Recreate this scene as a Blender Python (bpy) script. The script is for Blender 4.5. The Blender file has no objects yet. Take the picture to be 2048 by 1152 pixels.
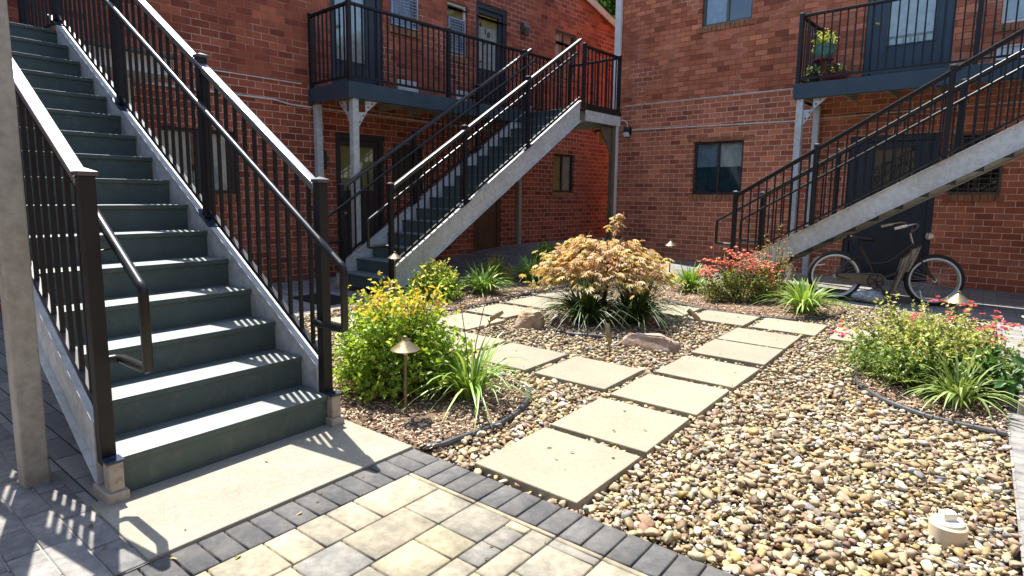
import bpy, bmesh, math, random
import numpy as np
from mathutils import Vector, Matrix
R_ = math.radians
random.seed(7); rng = np.random.default_rng(7)
scn = bpy.context.scene
col = scn.collection

# ------------------------------------------------------------------ camera, sky, sun, exposure
cam_d = bpy.data.cameras.new('camera'); cam = bpy.data.objects.new('camera', cam_d); col.objects.link(cam)
yaw, pitch, roll = R_(128.18), R_(-7.30), R_(0.69)
Fw = Vector((math.cos(pitch)*math.cos(yaw), math.cos(pitch)*math.sin(yaw), math.sin(pitch)))
Rt = Vector((math.sin(yaw), -math.cos(yaw), 0)); Up = Rt.cross(Fw)
R2 = Rt*math.cos(roll)+Up*math.sin(roll); U2 = -Rt*math.sin(roll)+Up*math.cos(roll)
cam.matrix_world = Matrix(((R2.x, U2.x, -Fw.x, 2.286), (R2.y, U2.y, -Fw.y, -2.076), (R2.z, U2.z, -Fw.z, 1.351), (0, 0, 0, 1)))
cam_d.sensor_width = 36; cam_d.lens = 1186.9/2048*36; cam_d.shift_y = -32.73/2048
cam_d.clip_start = 0.05; cam_d.clip_end = 500
scn.camera = cam
SUN = Vector((-0.45, 0.15, 1.0)).normalized()
world = bpy.data.worlds.new('World'); scn.world = world; world.use_nodes = True
wn = world.node_tree
bg = wn.nodes['Background']; sky = wn.nodes.new('ShaderNodeTexSky'); sky.sky_type = 'NISHITA'; sky.sun_disc = False
sky.sun_elevation = math.asin(SUN.z); sky.sun_rotation = math.atan2(SUN.x, SUN.y)
wn.links.new(sky.outputs[0], bg.inputs[0]); bg.inputs[1].default_value = 0.15
sl = bpy.data.lights.new('sun', 'SUN'); sl.energy = 5.0; sl.angle = R_(0.5); sl.color = (1, .96, .88)
so = bpy.data.objects.new('sun', sl); col.objects.link(so); so.rotation_euler = SUN.to_track_quat('Z', 'Y').to_euler(); so.location = (0, 0, 30)
scn.view_settings.view_transform = 'Standard'; scn.view_settings.look = 'None'; scn.view_settings.gamma = 1
scn.view_settings.exposure = 1.1

# ------------------------------------------------------------------ materials
MATS = {}
class NT:
    def __init__(s, name):
        m = bpy.data.materials.new(name); m.use_nodes = True; s.m = m; s.t = m.node_tree; s.b = s.t.nodes['Principled BSDF']; MATS[name] = m
    def n(s, typ, **kw):
        nd = s.t.nodes.new(typ)
        for k, v in kw.items():
            if k.startswith('i_'):
                key = k[2:]; key = int(key) if key.isdigit() else key.replace('_', ' ')
                nd.inputs[key].default_value = v
            else: setattr(nd, k, v)
        return nd
    def l(s, a, b): s.t.links.new(a, b)
    def ramp(s, fac, stops):
        r = s.n('ShaderNodeValToRGB'); e = r.color_ramp.elements
        while len(e) < len(stops): e.new(.5)
        for el, (p, c) in zip(e, stops): el.position = p; el.color = (*c, 1) if len(c) == 3 else c
        s.l(fac, r.inputs[0]); return r.outputs[0]
    def noise(s, scale, detail=4, rough=.6, vec=None):
        nd = s.n('ShaderNodeTexNoise', i_Scale=scale, i_Detail=detail, i_Roughness=rough)
        if vec is None:
            if not hasattr(s, 'tc'): s.tc = s.n('ShaderNodeTexCoord')
            g = s.n('ShaderNodeNewGeometry'); vec = g.outputs['Position']
        s.l(vec, nd.inputs['Vector']); return nd.outputs['Fac']
    def mix(s, f, a, b, mode='MIX'):
        m = s.n('ShaderNodeMix', data_type='RGBA', blend_type=mode)
        for v, i in ((f, 0), (a, 6), (b, 7)):
            if isinstance(v, (int, float)): m.inputs[i].default_value = v
            elif isinstance(v, tuple): m.inputs[i].default_value = (*v, 1) if len(v) == 3 else v
            else: s.l(v, m.inputs[i])
        return m.outputs[2]
    def bump(s, h, strength=.3, dist=.01):
        b = s.n('ShaderNodeBump', i_Strength=strength, i_Distance=dist); s.l(h, b.inputs['Height']); s.l(b.outputs[0], s.b.inputs['Normal'])
    def set(s, base=None, rough=.6, metal=0, spec=.5):
        if base is not None:
            if isinstance(base, tuple): s.b.inputs['Base Color'].default_value = (*base, 1)
            else: s.l(base, s.b.inputs['Base Color'])
        s.b.inputs['Roughness'].default_value = rough; s.b.inputs['Metallic'].default_value = metal
        s.b.inputs['Specular IOR Level'].default_value = spec
        return s

def paint(name, c, rough=.5, metal=0, var=.25, scale=6, spec=.5, bump=.05):
    t = NT(name); f = t.noise(scale); f2 = t.noise(scale*18, 2)
    c1 = tuple(max(0, x*(1-var)) for x in c); c2 = tuple(min(1, x*(1+var)) for x in c)
    cc = t.ramp(f, [(.3, c1), (.7, c2)]); t.set(cc, rough, metal, spec)
    r = t.n('ShaderNodeMapRange'); t.l(f, r.inputs[0]); r.inputs[3].default_value = rough*.85; r.inputs[4].default_value = min(1, rough*1.2); t.l(r.outputs[0], t.b.inputs['Roughness'])
    if bump: t.bump(f2, bump, .004)
    return t.m
def speckle(name, c, amp=.35, rough=.85, big=2.5, stain=.18):
    t = NT(name); a = t.noise(220, 2); b = t.noise(big, 5); d = t.noise(38, 3)
    c0 = t.ramp(a, [(.25, tuple(x*(1-amp) for x in c)), (.55, c), (.8, tuple(min(1, x*(1+amp*.6)) for x in c))])
    s = t.ramp(b, [(.3, (1-stain,)*3), (.6, (1, 1, 1))]); c1 = t.mix(1.0, c0, s, 'MULTIPLY')
    oi = t.n('ShaderNodeObjectInfo'); c1 = t.mix(1.0, c1, t.ramp(oi.outputs['Random'], [(0, (.86, .86, .87)), (1, (1.06, 1.04, 1.0))]), 'MULTIPLY')
    s2 = t.ramp(d, [(.35, (.86, .85, .83)), (.55, (1, 1, 1))]); c1 = t.mix(.7, c1, s2, 'MULTIPLY')
    t.set(c1, rough, 0, .3); t.bump(a, .35, .004); return t.m
def brick(name, band, low_mortar, high_mortar, c1, c2, patch):
    t = NT(name); uv = t.n('ShaderNodeUVMap'); 
    wob = t.n('ShaderNodeTexNoise', i_Scale=2.2, i_Detail=2); t.l(uv.outputs[0], wob.inputs['Vector'])
    br = t.n('ShaderNodeTexBrick', offset=.5, i_Scale=1.0, i_Mortar_Size=.0052, i_Mortar_Smooth=.25, i_Bias=0, i_Brick_Width=.235, i_Row_Height=.0975)
    fine = t.n('ShaderNodeTexNoise', i_Scale=24, i_Detail=3); t.l(uv.outputs[0], fine.inputs['Vector'])
    ad = t.n('ShaderNodeVectorMath', operation='MULTIPLY_ADD'); t.l(fine.outputs['Color'], ad.inputs[0]); ad.inputs[1].default_value = (.006, .006, 0); t.l(uv.outputs[0], ad.inputs[2])
    t.l(ad.outputs[0], br.inputs['Vector'])
    br.inputs['Color1'].default_value = (0, 0, 0, 1); br.inputs['Color2'].default_value = (1, 1, 1, 1); br.inputs['Mortar'].default_value = (.5, .5, .5, 1)
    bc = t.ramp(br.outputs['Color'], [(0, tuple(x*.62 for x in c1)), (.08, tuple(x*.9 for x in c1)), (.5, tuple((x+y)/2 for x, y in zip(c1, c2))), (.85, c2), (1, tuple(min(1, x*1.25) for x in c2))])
    gr = t.noise(95, 4, .7); bc = t.mix(.55, bc, t.ramp(gr, [(.3, (.55, .55, .55)), (.7, (1.15, 1.12, 1.1))]), 'MULTIPLY')
    wx = t.noise(.9, 6, .65); bc = t.mix(.6, bc, t.ramp(wx, [(.3, (.55, .5, .5)), (.6, (1.05, 1.02, 1))]), 'MULTIPLY')
    mpv = t.n('ShaderNodeMapping'); mpv.inputs['Scale'].default_value = (3.2, .22, 1); t.l(uv.outputs[0], mpv.inputs[0]); stn = t.n('ShaderNodeTexNoise', i_Scale=1.6, i_Detail=5, i_Roughness=.65); t.l(mpv.outputs[0], stn.inputs['Vector'])
    bc = t.mix(.55, bc, t.ramp(stn.outputs['Fac'], [(.30, (.62, .60, .60)), (.52, (1, 1, 1)), (.72, (1.12, 1.10, 1.08))]), 'MULTIPLY')
    sp = t.n('ShaderNodeSeparateXYZ'); t.l(uv.outputs[0], sp.inputs[0])
    nz = t.n('ShaderNodeTexNoise', i_Scale=1.1, i_Detail=3); t.l(uv.outputs[0], nz.inputs['Vector'])
    ms = t.n('ShaderNodeMath', operation='SUBTRACT'); ms.inputs[0].default_value = band; t.l(sp.outputs[1], ms.inputs[1])
    mm = t.n('ShaderNodeMath', operation='MULTIPLY_ADD'); t.l(ms.outputs[0], mm.inputs[0]); mm.inputs[1].default_value = 30; mm.inputs[2].default_value = .5; mm.use_clamp = True
    up = t.ramp(nz.outputs['Fac'], [(patch, (0, 0, 0)), (patch+.12, (1, 1, 1))])
    mx = t.n('ShaderNodeMath', operation='MAXIMUM'); t.l(mm.outputs[0], mx.inputs[0]); t.l(up, mx.inputs[1])
    mort = t.mix(mx.outputs[0], high_mortar, low_mortar)
    mort = t.mix(.5, mort, t.ramp(t.noise(12, 4, .7), [(.3, (.35, .3, .28)), (.65, (1.1, 1.1, 1.1))]), 'MULTIPLY')
    t.set(t.mix(br.outputs['Fac'], bc, mort), .88, 0, .25)
    inv = t.n('ShaderNodeMath', operation='SUBTRACT'); inv.inputs[0].default_value = 1; t.l(br.outputs['Fac'], inv.inputs[1])
    h = t.n('ShaderNodeMath', operation='MULTIPLY_ADD'); t.l(gr, h.inputs[0]); h.inputs[1].default_value = .35; t.l(inv.outputs[0], h.inputs[2])
    t.bump(h.outputs[0], .7, .008); return t.m
def vcol(name, rough=.7, spec=.3, trans=0, noise=None, bump=0, grey=None):
    t = NT(name); a = t.n('ShaderNodeAttribute', attribute_name='Col'); c = a.outputs['Color']
    if noise:
        c = t.mix(noise[1], c, t.ramp(t.noise(noise[0], 4, .65), [(.3, (.5, .48, .45)), (.7, (1.25, 1.22, 1.18))]), 'MULTIPLY')
    if grey: c = t.mix(1.0, c, t.ramp(t.noise(grey[0], 5, .7), [(.38, (.66, .68, .71)), (.58, (1.04, 1.02, 1))]), 'MULTIPLY')
    t.set(c, rough, 0, spec)
    if bump: t.bump(t.noise(noise[0]*2, 3), bump, .004)
    if trans:
        tr = t.n('ShaderNodeBsdfTranslucent'); mx = t.n('ShaderNodeMixShader'); mx.inputs[0].default_value = trans
        t.l(t.mix(1.0, c, (1.3, 1.25, .6), 'MULTIPLY'), tr.inputs[0])
        t.l(t.b.outputs[0], mx.inputs[1]); t.l(tr.outputs[0], mx.inputs[2]); t.l(mx.outputs[0], t.t.nodes['Material Output'].inputs[0])
    return t.m
def glass(name, tint=(.86, .9, .91), clear=.95):
    t = NT(name); tr = t.n('ShaderNodeBsdfTransparent'); tr.inputs[0].default_value = (*[x*clear for x in tint], 1)
    gl = t.n('ShaderNodeBsdfGlossy'); gl.inputs['Roughness'].default_value = .03; gl.inputs[0].default_value = (.9, .95, 1, 1)
    lw = t.n('ShaderNodeLayerWeight'); lw.inputs[0].default_value = .5; pw = t.n('ShaderNodeMath', operation='POWER'); t.l(lw.outputs['Facing'], pw.inputs[0]); pw.inputs[1].default_value = 4; fr = t.n('ShaderNodeMath', operation='MULTIPLY_ADD'); t.l(pw.outputs[0], fr.inputs[0]); fr.inputs[1].default_value = .9; fr.inputs[2].default_value = .07; fr.use_clamp = True; mx = t.n('ShaderNodeMixShader')
    t.l(fr.outputs[0], mx.inputs[0]); t.l(tr.outputs[0], mx.inputs[1]); t.l(gl.outputs[0], mx.inputs[2]); t.l(mx.outputs[0], t.t.nodes['Material Output'].inputs[0])
    return t.m

M = {}
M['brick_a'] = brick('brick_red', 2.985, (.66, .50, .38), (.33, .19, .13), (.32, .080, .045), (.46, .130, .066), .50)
M['brick_c'] = brick('brick_brown', 20, (.50, .46, .40), (.2, .12, .08), (.22, .12, .075), (.30, .17, .105), .5)
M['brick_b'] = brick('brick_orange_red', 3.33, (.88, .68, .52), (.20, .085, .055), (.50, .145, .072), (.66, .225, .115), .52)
M['sill'] = paint('brick_sill', (.30, .13, .06), .9, 0, .4, 9)
M['tread'] = paint('stair_paint', (.056, .088, .080), .56, 0, .2, 3, .5)
M['tread'].node_tree.nodes['Principled BSDF'].inputs['IOR'].default_value = 1.55
M['tread_top'] = paint('glossy_stair_paint', (.060, .088, .082), .54, 0, .15, 5, .5)  # same paint as the risers, gloss raised to put sun glare on the treads
M['tread_top'].node_tree.nodes['Principled BSDF'].inputs['IOR'].default_value = 2.5
for k_ in ('tread', 'tread_top'):
    T_ = NT.__new__(NT); T_.m = M[k_]; T_.t = M[k_].node_tree; T_.b = T_.t.nodes['Principled BSDF']; src = T_.b.inputs['Base Color'].links[0].from_socket
    dust = T_.ramp(T_.noise(14, 6, .75), [(.52, (0, 0, 0)), (.75, (.35, .35, .35))]); T_.l(T_.mix(dust, src, (.22, .20, .16)), T_.b.inputs['Base Color'])
M['rail'] = paint('black_rail_paint', (.011, .010, .011), .45, 0, .2, 5, .35, .02)
M['toprail'] = paint('rail_cap_paint', (.014, .014, .015), .42, 0, .2, 5, 1.0, .02)
M['toprail'].node_tree.nodes['Principled BSDF'].inputs['IOR'].default_value = 2.3
M['midrail'] = paint('satin_rail_paint', (.012, .012, .013), .42, 0, .2, 5, .8, .02); M['midrail'].node_tree.nodes['Principled BSDF'].inputs['IOR'].default_value = 1.75
M['handrail'] = paint('handrail_paint', (.007, .007, .007), .34, 0, .15, 5, .5, .02)
M['handrail'].node_tree.nodes['Principled BSDF'].inputs['IOR'].default_value = 1.5
def galv(name, c, warm=.2):
    t = NT(name); a = t.noise(15, 6, .72); b = t.noise(70, 3); d = t.noise(2.6, 4)
    cc = t.ramp(a, [(.3, tuple(x*.72 for x in c)), (.5, c), (.72, tuple(min(1, x*1.25) for x in c))])
    cc = t.mix(.5, cc, t.ramp(d, [(.35, (.75, .70, .62)), (.6, (1, 1, 1))]), 'MULTIPLY')
    t.set(cc, .55, .12, .5); t.bump(b, .06, .003); return t.m
M['galv'] = galv('galvanised_steel', (.55, .57, .56))
M['galv_warm'] = galv('weathered_galvanised_steel', (.38, .355, .30))
t = NT('rusty_zinc'); a = t.noise(26, 4); t.set(t.ramp(a, [(.5, (.40, .36, .29)), (.62, (.36, .27, .18)), (.74, (.25, .11, .05))]), .7, .1); M['rust'] = t.m
M['bolt'] = paint('blue_black_plate', (.02, .035, .07), .4, .2)
M['concrete'] = speckle('pad_concrete', (.40, .365, .285), .3)
M['stone'] = speckle('stepping_slab_concrete', (.355, .322, .24), .32, .9, 1.6, .16)
M['soil'] = speckle('dark_soil', (.15, .105, .065), .6, .95, 6, .4)
M['mulch'] = speckle('mulch_base', (.24, .155, .10), .7, .95, 7, .4)
M['paver'] = vcol('paver_concrete', .85, .3, 0, (26, .5), .25, (5.5, .55))
M['pebble'] = vcol('pebble_stone', .62, .4, 0, (60, .55))
M['chip'] = vcol('mulch_chip', .9, .2, 0)
M['leaf'] = vcol('leaf', .42, .4, .38)
M['maple'] = vcol('maple_leaf', .5, .3, .35)
M['blade'] = vcol('grass_blade', .38, .5, .22)
M['bark'] = paint('bark', (.12, .085, .06), .9, 0, .5, 40, .2, .6)
M['petal'] = vcol('petal', .6, .2, .3)
M['fascia'] = paint('fascia_paint', (.030, .055, .075), .5, 0, .2, 4)
M['door_dark'] = paint('door_paint', (.022, .030, .042), .45, 0, .25, 3)
M['door_brown'] = paint('brown_door_paint', (.12, .055, .025), .55, 0, .3, 4)
M['frame_dark'] = paint('dark_frame', (.035, .025, .022), .5)
M['frame_bronze'] = paint('bronze_frame', (.10, .085, .075), .4, .3)
M['white'] = paint('white_paint', (.72, .70, .66), .5, 0, .1)
M['cream'] = paint('cream_paint', (.62, .55, .42), .6, 0, .12)
M['curtain'] = paint('curtain_cloth', (.72, .69, .60), .9, 0, .2, 9)
M['blind'] = paint('yellow_blind', (.62, .46, .13), .85, 0, .2, 9)
M['tanblind'] = paint('tan_blind', (.20, .15, .09), .9, 0, .2, 9)
M['brown_steel'] = paint('brown_steel', (.13, .095, .06), .6, .1, .3, 9)
M['teal_reflection'] = paint('teal_reflection', (.035, .075, .085), .8, 0, .6, 22)  # dark foliage reflection of the lower panes, painted as a panel colour
M['room'] = paint('dark_interior', (.03, .03, .035), .9)
M['bluish'] = paint('blue_screen_cloth', (.34, .40, .46), .9, 0, .3, 12)
M['glass'] = glass('window_glass')
M['grille'] = paint('grille_metal', (.32, .36, .42), .45, .4)
M['grille_dark'] = paint('grille_dark_metal', (.10, .075, .055), .5, .3)
M['ceil'] = paint('deck_underside', (.30, .27, .20), .8, 0, .25, 3)
M['pipe'] = paint('conduit_paint', (.62, .58, .52), .5)
M['brass'] = paint('aged_brass', (.33, .26, .15), .34, .8, .3, 30)
M['brass_stem'] = paint('tarnished_brass', (.17, .135, .075), .45, .6, .35, 40)
M['black'] = paint('black_plastic', (.012, .012, .013), .5)
M['edge'] = paint('edging_plastic', (.055, .058, .06), .45)
M['rubber'] = paint('tyre_rubber', (.014, .014, .014), .75)
M['whitewall'] = paint('whitewall_rubber', (.62, .66, .62), .6, 0, .08)
M['bike'] = paint('bike_enamel', (.030, .024, .021), .35, .2)
M['chain_guard'] = paint('guard_enamel', (.10, .085, .065), .4, .2)
M['steel'] = paint('bright_steel', (.45, .45, .44), .3, .9)
t = NT('striped_cover_cloth'); wv = t.n('ShaderNodeTexWave', wave_type='BANDS', i_Scale=24, i_Distortion=2.0, i_Detail=2); g_ = t.n('ShaderNodeNewGeometry'); mp = t.n('ShaderNodeMapping'); mp.inputs['Rotation'].default_value = (.5, .2, .9); t.l(g_.outputs['Position'], mp.inputs[0]); t.l(mp.outputs[0], wv.inputs['Vector'])
t.set(t.ramp(wv.outputs['Fac'], [(.25, (.20, .155, .10)), (.7, (.36, .30, .20))]), .85); M['cover'] = t.m
M['bag'] = paint('grey_plastic_sheet', (.36, .40, .42), .35, 0, .4, 14)
M['pvc'] = paint('pvc_plastic', (.66, .58, .40), .5, 0, .12, 10)
M['pvc_white'] = paint('pvc_white_plastic', (.78, .74, .62), .5, 0, .08, 10)
t = NT('boulder_rock'); a = t.noise(9, 6, .7); t.set(t.ramp(a, [(.3, (.20, .11, .06)), (.5, (.42, .30, .20)), (.7, (.52, .44, .36))]), .9, 0, .2); t.bump(t.noise(24, 6, .7), .8, .02); M['rock'] = t.m
t = NT('pale_boulder_rock'); a = t.noise(7, 6, .7); t.set(t.ramp(a, [(.3, (.26, .16, .10)), (.5, (.42, .31, .24)), (.7, (.54, .46, .41))]), .9, 0, .2); t.bump(t.noise(30, 6, .7), .7, .02); M['rock2'] = t.m
M['teal_pot'] = paint('teal_glaze', (.10, .26, .22), .2, 0, .4, 20)
M['red_pot'] = paint('red_glaze', (.22, .035, .03), .35, 0, .3, 12)
M['mat'] = paint('black_rubber_mat', (.015, .015, .014), .95, 0, .4, 60, .2, .5)
t = NT('grey_paving'); g_ = t.n('ShaderNodeNewGeometry'); br = t.n('ShaderNodeTexBrick', offset=.5, i_Scale=1, i_Mortar_Size=.004, i_Mortar_Smooth=.2, i_Brick_Width=.32, i_Row_Height=.115)
t.l(g_.outputs['Position'], br.inputs['Vector']); br.inputs['Color1'].default_value = (.20, .195, .185, 1); br.inputs['Color2'].default_value = (.33, .32, .30, 1); br.inputs['Mortar'].default_value = (.05, .045, .04, 1)
c = t.mix(.7, br.outputs['Color'], t.ramp(t.noise(30, 4, .7), [(.3, (.7, .69, .67)), (.65, (1.1, 1.1, 1.08))]), 'MULTIPLY'); c = t.mix(.5, c, t.ramp(t.noise(1.3, 4), [(.35, (.75, .74, .72)), (.6, (1, 1, 1))]), 'MULTIPLY')
t.set(c, .85, 0, .3); inv = t.n('ShaderNodeMath', operation='SUBTRACT'); inv.inputs[0].default_value = 1; t.l(br.outputs['Fac'], inv.inputs[1]); t.bump(inv.outputs[0], .6, .006); M['paving'] = t.m
M['ink'] = paint('black_letter', (.01, .01, .01), .5, 0, 0, 5, .3, 0)
M['lens'] = paint('milky_lens', (.75, .76, .76), .3, 0, .05)
M['amberlens'] = paint('amber_lens', (.50, .34, .06), .35, 0, .15)

# ------------------------------------------------------------------ mesh helpers
class MB:
    def __init__(s): s.v = []; s.f = []; s.mi = []; s.uv = {}
    def add(s, vs, fs, mi=0):
        o = len(s.v); s.v += [tuple(p) for p in vs]; s.f += [tuple(i+o for i in f) for f in fs]; s.mi += [mi]*len(fs); return s
    def box(s, fn, a0, a1, b0, b1, c0, c1, mi=0):
        vs = [fn(a, b, c) for a in (a0, a1) for b in (b0, b1) for c in (c0, c1)]
        return s.add(vs, [(0, 1, 3, 2), (4, 6, 7, 5), (0, 4, 5, 1), (2, 3, 7, 6), (0, 2, 6, 4), (1, 5, 7, 3)], mi)
    def prism(s, fn, poly, b0, b1, mi=0):   # poly in (a, c); extruded along b
        n = len(poly); vs = [fn(a, b0, c) for a, c in poly]+[fn(a, b1, c) for a, c in poly]
        return s.add(vs, [tuple(range(n)), tuple(range(2*n-1, n-1, -1))]+[(i, (i+1) % n, n+(i+1) % n, n+i) for i in range(n)], mi)
    def tube(s, pts, r, n=8, mi=0, cap=True, close=False):
        pts = [Vector(p) for p in pts]; rings = []; k = len(pts)
        rr = r if isinstance(r, (list, tuple)) else [r]*k
        prev = None
        for i, p in enumerate(pts):
            if close: d = (pts[(i+1) % k]-pts[i-1])
            else: d = (pts[min(i+1, k-1)]-pts[max(i-1, 0)])
            d.normalize()
            if prev is None:
                x = d.orthogonal().normalized()
            else:
                x = prev-d*prev.dot(d)
                x = x.normalized() if x.length > 1e-6 else d.orthogonal().normalized()
            prev = x; y = d.cross(x)
            rings.append([p+(x*math.cos(2*math.pi*j/n)+y*math.sin(2*math.pi*j/n))*rr[i] for j in range(n)])
        vs = [v for rg in rings for v in rg]; fs = []
        for i in range(k if close else k-1):
            i2 = (i+1) % k
            for j in range(n): fs.append((i*n+j, i*n+(j+1) % n, i2*n+(j+1) % n, i2*n+j))
        if cap and not close: fs += [tuple(range(n-1, -1, -1)), tuple(range((k-1)*n, k*n))]
        return s.add(vs, fs, mi)
    def lathe(s, prof, c=(0, 0, 0), n=24, mi=0, cap=True, axis=None):
        vs = []; fs = []; k = len(prof); c = Vector(c)
        ax = Vector(axis).normalized() if axis else Vector((0, 0, 1)); x = ax.orthogonal().normalized(); y = ax.cross(x)
        for r, z in prof:
            for j in range(n): vs.append(c+ax*z+(x*math.cos(2*math.pi*j/n)+y*math.sin(2*math.pi*j/n))*r)
        for i in range(k-1):
            for j in range(n): fs.append((i*n+j, i*n+(j+1) % n, (i+1)*n+(j+1) % n, (i+1)*n+j))
        if cap: fs += [tuple(range(n-1, -1, -1)), tuple(range((k-1)*n, k*n))]
        return s.add(vs, fs, mi)
    def build(s, name, mats, parent=None, smooth=False, bevel=0, origin=None, fix=True, keep=False):
        me = bpy.data.meshes.new(name); V = [Vector(p) for p in s.v]
        if origin is None and not keep:
            xs = [p.x for p in V]; ys = [p.y for p in V]; zs = [p.z for p in V]
            origin = Vector(((min(xs)+max(xs))/2, (min(ys)+max(ys))/2, min(zs)))
        origin = Vector(origin) if origin is not None else Vector((0, 0, 0))
        me.from_pydata([p-origin for p in V], [], s.f)
        for m in (mats if isinstance(mats, (list, tuple)) else [mats]): me.materials.append(M[m] if isinstance(m, str) else m)
        me.polygons.foreach_set('material_index', s.mi)
        if fix:
            bm = bmesh.new(); bm.from_mesh(me); bmesh.ops.recalc_face_normals(bm, faces=bm.faces); bm.to_mesh(me); bm.free()
        if smooth:
            me.polygons.foreach_set('use_smooth', [True]*len(me.polygons))
            if smooth != 'all': me.set_sharp_from_angle(angle=R_(40))
        o = link(name, me, parent, origin)
        if bevel:
            b = o.modifiers.new('bevel', 'BEVEL'); b.width = bevel; b.segments = 2; b.limit_method = 'ANGLE'
        return o
WL = {}
def link(name, me, parent=None, loc=(0, 0, 0)):
    o = bpy.data.objects.new(name, me); col.objects.link(o); WL[o.name] = Vector(loc)
    if parent: o.parent = parent; o.location = Vector(loc)-WL[parent.name]
    else: o.location = Vector(loc)
    return o
def tag(o, label=None, cat=None, group=None, kind=None):
    if label: o['label'] = label
    if cat: o['category'] = cat
    if group: o['group'] = group
    if kind: o['kind'] = kind
    return o
def thing(name, label, cat, loc, group=None): return tag(link(name, None, None, loc), label, cat, group)
ident = lambda a, b, c: Vector((a, b, c))
def np_mesh(name, V, faces, colr, mat, parent=None, origin=(0, 0, 0), smooth=True):
    """V (n,3); faces: array (m,k); colr (n,3)"""
    V = np.asarray(V, np.float32)-np.asarray(origin, np.float32); me = bpy.data.meshes.new(name); m, k = faces.shape
    me.vertices.add(len(V)); me.vertices.foreach_set('co', V.ravel())
    me.loops.add(m*k); me.loops.foreach_set('vertex_index', faces.ravel().astype(np.int32))
    me.polygons.add(m); me.polygons.foreach_set('loop_start', np.arange(0, m*k, k, dtype=np.int32))
    if smooth: me.polygons.foreach_set('use_smooth', np.ones(m, bool))
    if colr is not None:
        a = me.color_attributes.new('Col', 'FLOAT_COLOR', 'POINT'); c4 = np.ones((len(V), 4), np.float32); c4[:, :3] = colr; a.data.foreach_set('color', c4.ravel())
    me.update(calc_edges=True); me.materials.append(M[mat]); return link(name, me, parent, origin)

# ------------------------------------------------------------------ axes of the buildings
A0 = R_(3.85); E1 = Vector((math.cos(A0), -math.sin(A0), 0)); E2 = Vector((math.sin(A0), math.cos(A0), 0))
RP = Vector((2.2, 9.55, 0)); LP = Vector((-5.95, 3.2, 0))
RW = lambda s, d, z: RP+E1*s-E2*d+Vector((0, 0, z))     # right wall: along, outward, up
LW = lambda s, d, z: LP+E2*s+E1*d+Vector((0, 0, z))     # left wall
sm = lambda t: 0 if t < 0 else (1 if t > 1 else t*t*(3-2*t))
def gz(x, y): return .26*sm((y-4.5)/4)*sm((-x-3.3)/1.6)+.05*sm((y-3)/3)*sm((-x-2.5)/1)

# ------------------------------------------------------------------ the ground
def sheet(name, mat, pts, z, kind='structure', thick=0):
    mb = MB(); n = len(pts); mb.add([(x, y, z) for x, y in pts], [tuple(range(n))])
    return tag(mb.build(name, mat), None, None, None, kind)
# far ground with the ramp up to the passage
xs = np.concatenate([[-120, -40], np.arange(-8, -2, .4), [-2, 0, 2, 6, 20, 120]]); ys = np.concatenate([[-120, -20, -4, 0], np.arange(1, 14, .5), [16, 25, 60, 160]])
mb = MB(); mb.add([(x, y, gz(x, y)-.028 if (x > -3.2 and x < 2.5 and 0 <= y < 6.6) else gz(x, y)-.028) for x in xs for y in ys], [(i*len(ys)+j, (i+1)*len(ys)+j, (i+1)*len(ys)+j+1, i*len(ys)+j+1) for i in range(len(xs)-1) for j in range(len(ys)-1)])
tag(mb.build('ground', 'soil', smooth=True), kind='structure')
# grey paving round the court (one sheet, with the court left open)
def pave(name, x0, x1, y0, y1, nx=1, ny=1, hole=None):
    mb = MB(); X = np.linspace(x0, x1, nx+1); Y = np.linspace(y0, y1, ny+1)
    mb.add([(x, y, gz(x, y)) for x in X for y in Y], [(i*(ny+1)+j, (i+1)*(ny+1)+j, (i+1)*(ny+1)+j+1, i*(ny+1)+j+1) for i in range(nx) for j in range(ny)])
    return tag(mb.build(name, 'paving', smooth=True), kind='structure')
pave('walkway', -6.3, -3.55, -6, 14.5, 10, 42)
pave('walkway', -3.55, -.62, -6, -.0, 1, 1)
pave('walkway', -.62, 0.0, -6, -1.30, 1, 1)
pave('walkway', -3.55, 8, 7.05, 10.2, 6, 1)
pave('walkway', 2.52, 8, -1.0, 7.05, 1, 1)
mb = MB(); mb.add([(-3.55, 6.2, 0), (-1.75, 7.05, 0), (-3.55, 7.05, 0)], [(0, 1, 2)]); 
# paving strip at the court's far edge, its front line runs towards the right
mb = MB(); mb.add([(.1, 7.052, .0), (.72, 6.78, .0), (1.34, 6.50, .0), (2.52, 6.47, .0), (2.52, 7.052, .0)], [(0, 1, 2, 3, 4)]); tag(mb.build('walkway', 'paving'), kind='structure')

# patio of mixed pavers, every paver a small chamfered block of the one patio mesh
PV, PF, PC = [], [], []
def paver(x0, x1, y0, y1, c, z=0.0, g=.0042, ch=.004, th=.05, fn=None):
    x0 += g; x1 -= g; y0 += g; y1 -= g; z += rng.normal(0, .0008)
    o = sum(len(v) for v in PV)
    q = [(x0, y0, z-th), (x1, y0, z-th), (x1, y1, z-th), (x0, y1, z-th), (x0, y0, z-ch), (x1, y0, z-ch), (x1, y1, z-ch), (x0, y1, z-ch),
         (x0+ch, y0+ch, z), (x1-ch, y0+ch, z), (x1-ch, y1-ch, z), (x0+ch, y1-ch, z)]
    PV.append(np.array(q)); f = [(0, 1, 5, 4), (1, 2, 6, 5), (2, 3, 7, 6), (3, 0, 4, 7), (4, 5, 9, 8), (5, 6, 10, 9), (6, 7, 11, 10), (7, 4, 8, 11), (8, 9, 10, 11)]
    PF.append(np.array(f)+o); PC.append(np.tile(np.array(c), (12, 1)))
dark = lambda: np.array((.125, .122, .12))*rng.uniform(.85, 1.2)
def tan():
    k = rng.random()**1.2; a = np.array((.45, .385, .25)); b = np.array((.24, .232, .215)); return (a*(1-k*.95)+b*k*.95)*rng.uniform(.85, 1.08)
x = .2
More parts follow.
